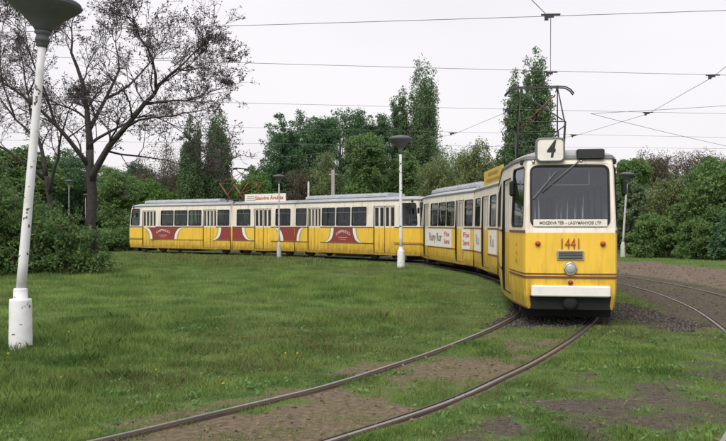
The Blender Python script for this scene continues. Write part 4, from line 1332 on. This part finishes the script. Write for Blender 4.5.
# --- the two big dark trees with half open buds, drawn from their limbs
def grow(limbs, base_d, tips_n, seed, depth_amp, leaf_size=.085, leaves_per=8):
    rnd = random.Random(seed)
    mb = MB(); leafP = []
    def tw(p, d, L_, r, lev):
        n = (4, 3, 2, 2)[lev]
        pts = [p]; q = p.copy(); dd = d.normalized()
        for i in range(n):
            dd = (dd + Vector((rnd.uniform(-.32, .32), rnd.uniform(-.32, .32), rnd.uniform(-.24, .30)))).normalized()
            q = q + dd * (L_ / n); pts.append(q.copy())
        r = max(r, .0075)
        mb.tube(pts, [r * (1 - .5 * i / n) for i in range(n + 1)], 5 if lev == 0 else 3, 0, False)
        if lev >= 3:
            for _ in range(rnd.randint(1, 3)):
                leafP.append(pts[-1] + Vector((rnd.gauss(0, .035), rnd.gauss(0, .035), rnd.gauss(0, .03))))
            return
        kids = (rnd.randint(4, 6), rnd.randint(4, 5), rnd.randint(3, 5))[lev]
        for _ in range(kids):
            i = rnd.randint(1, n); b_ = pts[i]
            nd = (dd + Vector((rnd.uniform(-1, 1), rnd.uniform(-1, 1), rnd.uniform(-.6, .8)))).normalized()
            tw(b_, nd, L_ * rnd.uniform(.42, .64), r * .48, lev + 1)
    for pl, r0, r1, dens in limbs:
        ph = rnd.uniform(0, 6)
        P = []
        for i, (a, b_, dy) in enumerate(pl):
            P.append(Vector((gx(a, base_d) , dy * depth_amp, gz(b_, base_d))))
        Q = spline(P, .5)
        n = len(Q)
        Q = [q + Vector((rnd.uniform(-.05, .05), rnd.uniform(-.05, .05), rnd.uniform(-.04, .04))) * (0 < i < n - 1) for i, q in enumerate(Q)]
        r0 *= .78; r1 *= .7
        mb.tube(Q, [r0 + (r1 - r0) * (i / (n - 1)) ** .8 for i in range(n)], 8)
        if dens:
            for i in range(max(1, n // 5), n):
                if rnd.random() < dens * 1.15:
                    t = (Q[min(i + 1, n - 1)] - Q[i - 1]).normalized()
                    nd = (t * .6 + Vector((rnd.uniform(-1, 1), rnd.uniform(-1, 1), rnd.uniform(-.3, .9)))).normalized()
                    tw(Q[i], nd, rnd.uniform(1.0, 1.9), max(.018, (r0 + (r1 - r0) * i / n) * .36), 0)
            for _ in range(2):
                tw(Q[-1], (Q[-1] - Q[-2]).normalized(), .8, r1, 0)
    return mb, np.array([tuple(p) for p in leafP])

def bud_tree(label, d, limbs, seed, group, xoff=0.):
    mb, LP = grow(limbs, d, 0, seed, 1.0)
    x0 = gx(limbs[0][0][0][0], d)
    t = empty('bud_tree', (x0, d, 0)); tag(t, label, 'tree', group)
    mb.v = [(v[0] - x0, v[1], v[2]) for v in mb.v]
    mb.build('trunk', 'bark_dark', t)
    LP = LP - np.array([x0, 0, 0])
    link('crown', np_mesh('crown', leaf_quads(LP, .085, .05, -.3), 4, ['leaf_bud']), t)
    return t
D1 = 31.
T1 = [([(93, 274, 0), (92, 240, 0), (91, 205, 0), (90, 175, 0), (89, 150, .1)], .34, .22, 0),
      ([(89, 150, .1), (86, 120, .2), (79, 82, .3), (70, 52, .3), (70, 32, .2)], .20, .04, .65),
      ([(91, 182, 0), (104, 160, -.4), (126, 136, -.8), (152, 108, -1.0), (166, 90, -1.1), (186, 76, -1.3), (200, 62, -1.4)], .20, .035, .6),
      ([(152, 108, -1.0), (178, 104, -.6), (200, 98, -.2), (216, 90, 0)], .075, .02, .8),
      ([(163, 93, -1.1), (162, 66, -1.4), (152, 46, -1.6), (146, 34, -1.8)], .08, .02, .8),
      ([(126, 136, -.8), (150, 124, -1.4), (180, 122, -1.6), (206, 118, -1.8)], .08, .02, .75),
      ([(110, 152, -.5), (135, 156, .4), (160, 158, .9), (186, 166, 1.2)], .06, .015, .7),
      ([(87, 130, .2), (97, 98, .9), (108, 64, 1.3), (104, 34, 1.4)], .13, .03, .7),
      ([(98, 95, .9), (120, 78, 1.4), (136, 52, 1.8), (130, 34, 2.0)], .08, .02, .8),
      ([(90, 168, 0), (72, 140, -.5), (52, 116, -.8), (28, 96, -1.0), (8, 84, -1.2)], .14, .03, .65),
      ([(62, 128, -.6), (56, 96, -1.0), (44, 66, -1.2), (40, 42, -1.3)], .08, .02, .8),
      ([(89, 145, 0), (112, 122, 1.2), (140, 108, 1.8), (170, 126, 2.2)], .09, .02, .7),
      ([(186, 76, -1.3), (204, 78, -1.6), (220, 70, -1.7)], .04, .012, .9)]
bud_tree('large dark tree with wide limbs and half open brownish buds above the tram tail', D1, T1, 11, 'dark budding trees')
T2 = [([(52, 268, 0), (51, 230, 0), (50, 200, 0), (46, 176, 0)], .26, .18, 0),
      ([(46, 176, 0), (40, 150, .2), (30, 120, .4), (22, 84, .5), (16, 50, .5)], .15, .03, .7),
      ([(49, 195, 0), (58, 168, -.3), (66, 138, -.6), (76, 108, -.7)], .13, .03, .7),
      ([(46, 180, 0), (24, 160, -.5), (2, 146, -.8), (-26, 130, -1.0)], .12, .03, .8),
      ([(36, 140, .3), (10, 118, .8), (-12, 92, 1.2), (-24, 60, 1.4)], .09, .02, .85),
      ([(24, 92, .5), (34, 66, .8), (40, 40, 1.0)], .06, .02, .8),
      ([(8, 118, .8), (0, 80, .4), (-2, 40, .2), (6, 14, .1)], .06, .015, .9)]
bud_tree('smaller dark tree with brownish buds rising behind the lilac bush', 38., T2, 23, 'dark budding trees')

# --- lilac bush on the left
def bush(label, x, y, lobes, clumps, name='lilac_bush', leaf=('leaf_lilac', 'flower_lilac'), fl=.03, size=.15):
    t = empty(name, (x, y, 0)); tag(t, label, 'bush')
    cm, cc = crown_mesh(lobes, clumps, 70, .36, size * 1.15, size * .62, list(leaf), 0, fl)
    link('crown', cm, t)
    mb = MB()
    for c_ in cc[rng.choice(len(cc), 30)]:
        b_ = Vector((c_[0] * .5, c_[1] * .5, -.1)); q = Vector(c_)
        mb.tube([b_, b_.lerp(q, .5) + Vector((0, 0, .2)), q], [.05, .035, .012], 5)
    link('stems', mb.mesh('stems', ['bark_dark']), t)
bx, by = gx(40, 29.5), 29.5
lb = []
for px, top, r_ in ((-40, 178, 1.5), (-8, 185, 1.35), (16, 194, 1.25), (36, 206, 1.1), (56, 216, 1.0), (74, 228, .85), (90, 244, .6), (100, 254, .4), (30, 228, 1.2), (60, 240, 1.0), (0, 225, 1.5), (84, 254, .6)):
    zt = gz(top, 29.5)
    for dy in (-.7, .9):
        lb.append((gx(px, 29.5) - bx + random.uniform(-.2, .2), dy * r_, max(zt - r_ * .8, r_ * .45), r_, r_ * 1.0, min(r_ * .95, zt * .6)))
bush('wide dark lilac bush with a few dull red blooms by the leaning lamp post', bx, by, lb, 620)
lb = [(random.uniform(-1.6, 1.6), random.uniform(-.8, .8), random.uniform(.4, 1.2), .7, .7, .6) for _ in range(9)]
bush('dark shrub beside the tail of the rear tram', gx(116, 55), 55, lb, 170, 'shrub', ('leaf_mid', 'leaf_mid'), 0, .18)

# ------------------------------------------------------------------ grass, stones, flowers
def scatter(n, d0, d1, power, margin=70):
    u = rng.random(n); k = 2 - power
    d = (d0 ** k + u * (d1 ** k - d0 ** k)) ** (1 / k)
    px = rng.uniform(-margin, 726 + margin, n)
    return (px - 363) / F * d, d

def blades(x, y, h, w, seg2, lean=.45):
    n = len(x); z = ground_z(x, y) - .01
    a = rng.uniform(0, 2 * math.pi, n); la = rng.uniform(0, 2 * math.pi, n)
    ux, uy = np.cos(a) * w / 2, np.sin(a) * w / 2
    ln = h * rng.uniform(.1, 1, n) * lean * 1.6
    lx, ly = np.cos(la) * ln, np.sin(la) * ln
    B = np.stack([x, y, z], -1); U = np.stack([ux, uy, np.zeros(n)], -1)
    T = B + np.stack([lx, ly, h], -1)
    if not seg2:
        return np.stack([B - U, B + U, T], 1)
    M_ = B + np.stack([lx * .3, ly * .3, h * .6], -1)
    return np.stack([B - U, B + U, M_ + U * .8, T, M_ - U * .8], 1)

def grass_part(n, d0, d1, power, seg2, hs, ws, clump):
    x, y = scatter(n, d0, d1, power)
    # gather into tufts
    q = vnoise(x, y, clump, 44)
    soil, grav, road, dm, ds = masks(x, y)
    rail = np.minimum(np.abs(np.abs(dm) - GAUGE / 2), np.abs(np.abs(ds) - GAUGE / 2))
    keep = rng.random(n) < (1 - soil * .72) * (1 - grav * .90) * (1 - sstep(.2, .6, road)) * (.35 + .65 * q)
    keep &= rail > .07
    keep &= ~((np.abs(dm) < .95) & (y > 14.2) & (y < 56))
    x, y, dm, soil, q = x[keep], y[keep], dm[keep], soil[keep], q[keep]
    left = sstep(-1.2, -3.0, dm)
    tall = fbm(x, y, .45, 61)
    h = hs * (.45 + .75 * left * (.35 + 1.3 * sstep(.35, .7, tall)) + .35 * sstep(.45, .65, tall) * (1 - left)) * rng.uniform(.5, 1.25, len(x)) * (.6 + .7 * q) * (1 - .55 * soil)
    w = ws * rng.uniform(.6, 1.4, len(x))
    dry = (rng.random(len(x)) < .06 + .40 * sstep(.50, .66, fbm(x, y, .22, 77))).astype(int)
    return blades(x, y, h, w, seg2), dry
V, dry = grass_part(560000, 4.6, 15, 1.1, True, .092, .0056, 3.0)
g = link('grass', np_mesh('grass', V, 5, ['grass_blade', 'grass_dry'], dry)); tag(g, 'short spring grass blades growing near the curved rails', 'grass', kind='stuff')
V1, d1_ = grass_part(420000, 15, 34, 1.2, False, .095, .012, 2.0)
V2, d2_ = grass_part(240000, 34, 75, 1.2, False, .12, .032, 1.2)
g = link('grass', np_mesh('grass', np.concatenate([V1, V2]), 3, ['grass_blade', 'grass_dry'], np.concatenate([d1_, d2_]))); tag(g, 'grass covering the meadow in front of the rear tram', 'grass', kind='stuff')
# broad-leaved weeds
x, y = scatter(2200, 5, 22, 1.2)
soil, grav, road, dm, ds = masks(x, y); kp = (soil < .6) & (grav < .4) & (road < .3) & (np.abs(np.abs(dm) - .75) > .2) & (fbm(x, y, .8, 91) > .5)
x, y = x[kp], y[kp]
C = np.repeat(np.stack([x, y, ground_z(x, y) + .035], -1), 7, 0); C = C + rng.normal(size=C.shape) * np.array([.045, .045, .012])
wd = link('weeds', np_mesh('weeds', leaf_quads(C, .055, .03, 0), 4, ['leaf_mid'])); tag(wd, 'low broad leaved weeds among the grass', 'weeds', kind='stuff')
# dandelions
x, y = scatter(60, 7, 24, .9)
soil, grav, road, dm, ds = masks(x, y); kp = (soil < .4) & (grav < .3) & (dm < -1.4) & (x < 2) & (fbm(x, y, .5, 15) > .47)
x, y = x[kp], y[kp]
C = np.repeat(np.stack([x, y, ground_z(x, y) + .10], -1), 5, 0); C = C + rng.normal(size=C.shape) * np.array([.006, .006, .004])
dn = link('dandelions', np_mesh('dandelions', leaf_quads(C, .022, .018, 0), 4, ['dandelion'])); tag(dn, 'tiny yellow dandelion flowers in the meadow', 'flowers', kind='stuff')

def stones(n, sampler, s0, s1, name, label):
    base = np.array([(1, 0, 0), (-1, 0, 0), (0, 1, 0), (0, -1, 0), (0, 0, 1), (0, 0, -1)], float)
    tri = np.array([(0, 2, 4), (2, 1, 4), (1, 3, 4), (3, 0, 4), (2, 0, 5), (1, 2, 5), (3, 1, 5), (0, 3, 5)])
    x, y = sampler(n); n = len(x)
    s = rng.uniform(s0, s1, n) ** 1.0
    z = ground_z(x, y) + s * .15
    J = base[None] * rng.uniform(.55, 1.2, (n, 6, 1)) * np.array([1, 1, .65]) + rng.normal(size=(n, 6, 3)) * .18
    a = rng.uniform(0, 6.28, n); ca, sa = np.cos(a), np.sin(a)
    X = J[..., 0] * ca[:, None] - J[..., 1] * sa[:, None]; Yv = J[..., 0] * sa[:, None] + J[..., 1] * ca[:, None]
    P = np.stack([X, Yv, J[..., 2]], -1) * s[:, None, None] + np.stack([x, y, z], -1)[:, None]
    me = bpy.data.meshes.new(name)
    f = (tri[None] + (np.arange(n) * 6)[:, None, None]).reshape(-1, 3)
    me.vertices.add(n * 6); me.loops.add(len(f) * 3); me.polygons.add(len(f))
    me.vertices.foreach_set('co', P.ravel().astype(np.float32)); me.loops.foreach_set('vertex_index', f.ravel().astype(np.int32))
    me.polygons.foreach_set('loop_start', np.arange(0, len(f) * 3, 3, dtype=np.int32)); me.polygons.foreach_set('loop_total', np.full(len(f), 3, dtype=np.int32))
    me.materials.append(MATS['stone_mix']); me.update(calc_edges=True)
    o = link(name, me); tag(o, label, 'gravel', kind='stuff'); return o
m, nt, b = new_mat('stone_mix'); N, L = nt.nodes, nt.links
geo = N.new('ShaderNodeNewGeometry'); r_ = N.new('ShaderNodeValToRGB')
r_.color_ramp.elements[0].color = (.018, .017, .017, 1); r_.color_ramp.elements[1].color = (.135, .112, .095, 1)
L.new(geo.outputs['Random Per Island'], r_.inputs['Fac']); L.new(r_.outputs['Color'], b.inputs['Base Color']); b.inputs['Roughness'].default_value = .9
def smp_grav(n):
    x = rng.uniform(1.5, 9, n); y = rng.uniform(12.5, 22, n)
    _, g_, _, dm, _ = masks(x, y); k = (rng.random(n) < g_ * 1.1 - .12) & (np.abs(np.abs(dm) - .75) > .12); return x[k], y[k]
stones(26000, smp_grav, .012, .036, 'gravel', 'dark ballast stones spread beside and below tram 1441')
def smp_soil(n):
    x, y = scatter(n, 5, 20, 1.1)
    s_, g_, r2, dm, _ = masks(x, y); k = (rng.random(n) < np.maximum(s_, .08)) & (np.abs(np.abs(dm) - .75) > .12); return x[k], y[k]
stones(5200, smp_soil, .006, .022, 'pebbles', 'small pebbles lying on the worn soil')
def smp_road(n):
    x, y = scatter(n, 14, 36, .6)
    _, _, r2, dm, ds = masks(x, y); k = (rng.random(n) < np.maximum(r2, (np.abs(ds) < 1.3) * .8)) & (np.abs(np.abs(ds) - .75) > .12) & (x > 3); return x[k], y[k]
stones(9000, smp_road, .012, .035, 'road_stones', 'loose stones on the dirt road and between the dull rails')
# dead leaves
x, y = scatter(1500, 5, 20, 1.1)
soil, grav, road, dm, ds = masks(x, y); kp = (soil > .15) | (rng.random(len(x)) < .25)
x, y = x[kp], y[kp]
dl = link('leaf_litter', np_mesh('leaf_litter', leaf_quads(np.stack([x, y, ground_z(x, y) + .02], -1), .05, .035, 0), 4, ['grass_dry'])); tag(dl, 'dry fallen leaves scattered on the worn soil', 'leaf litter', kind='stuff')
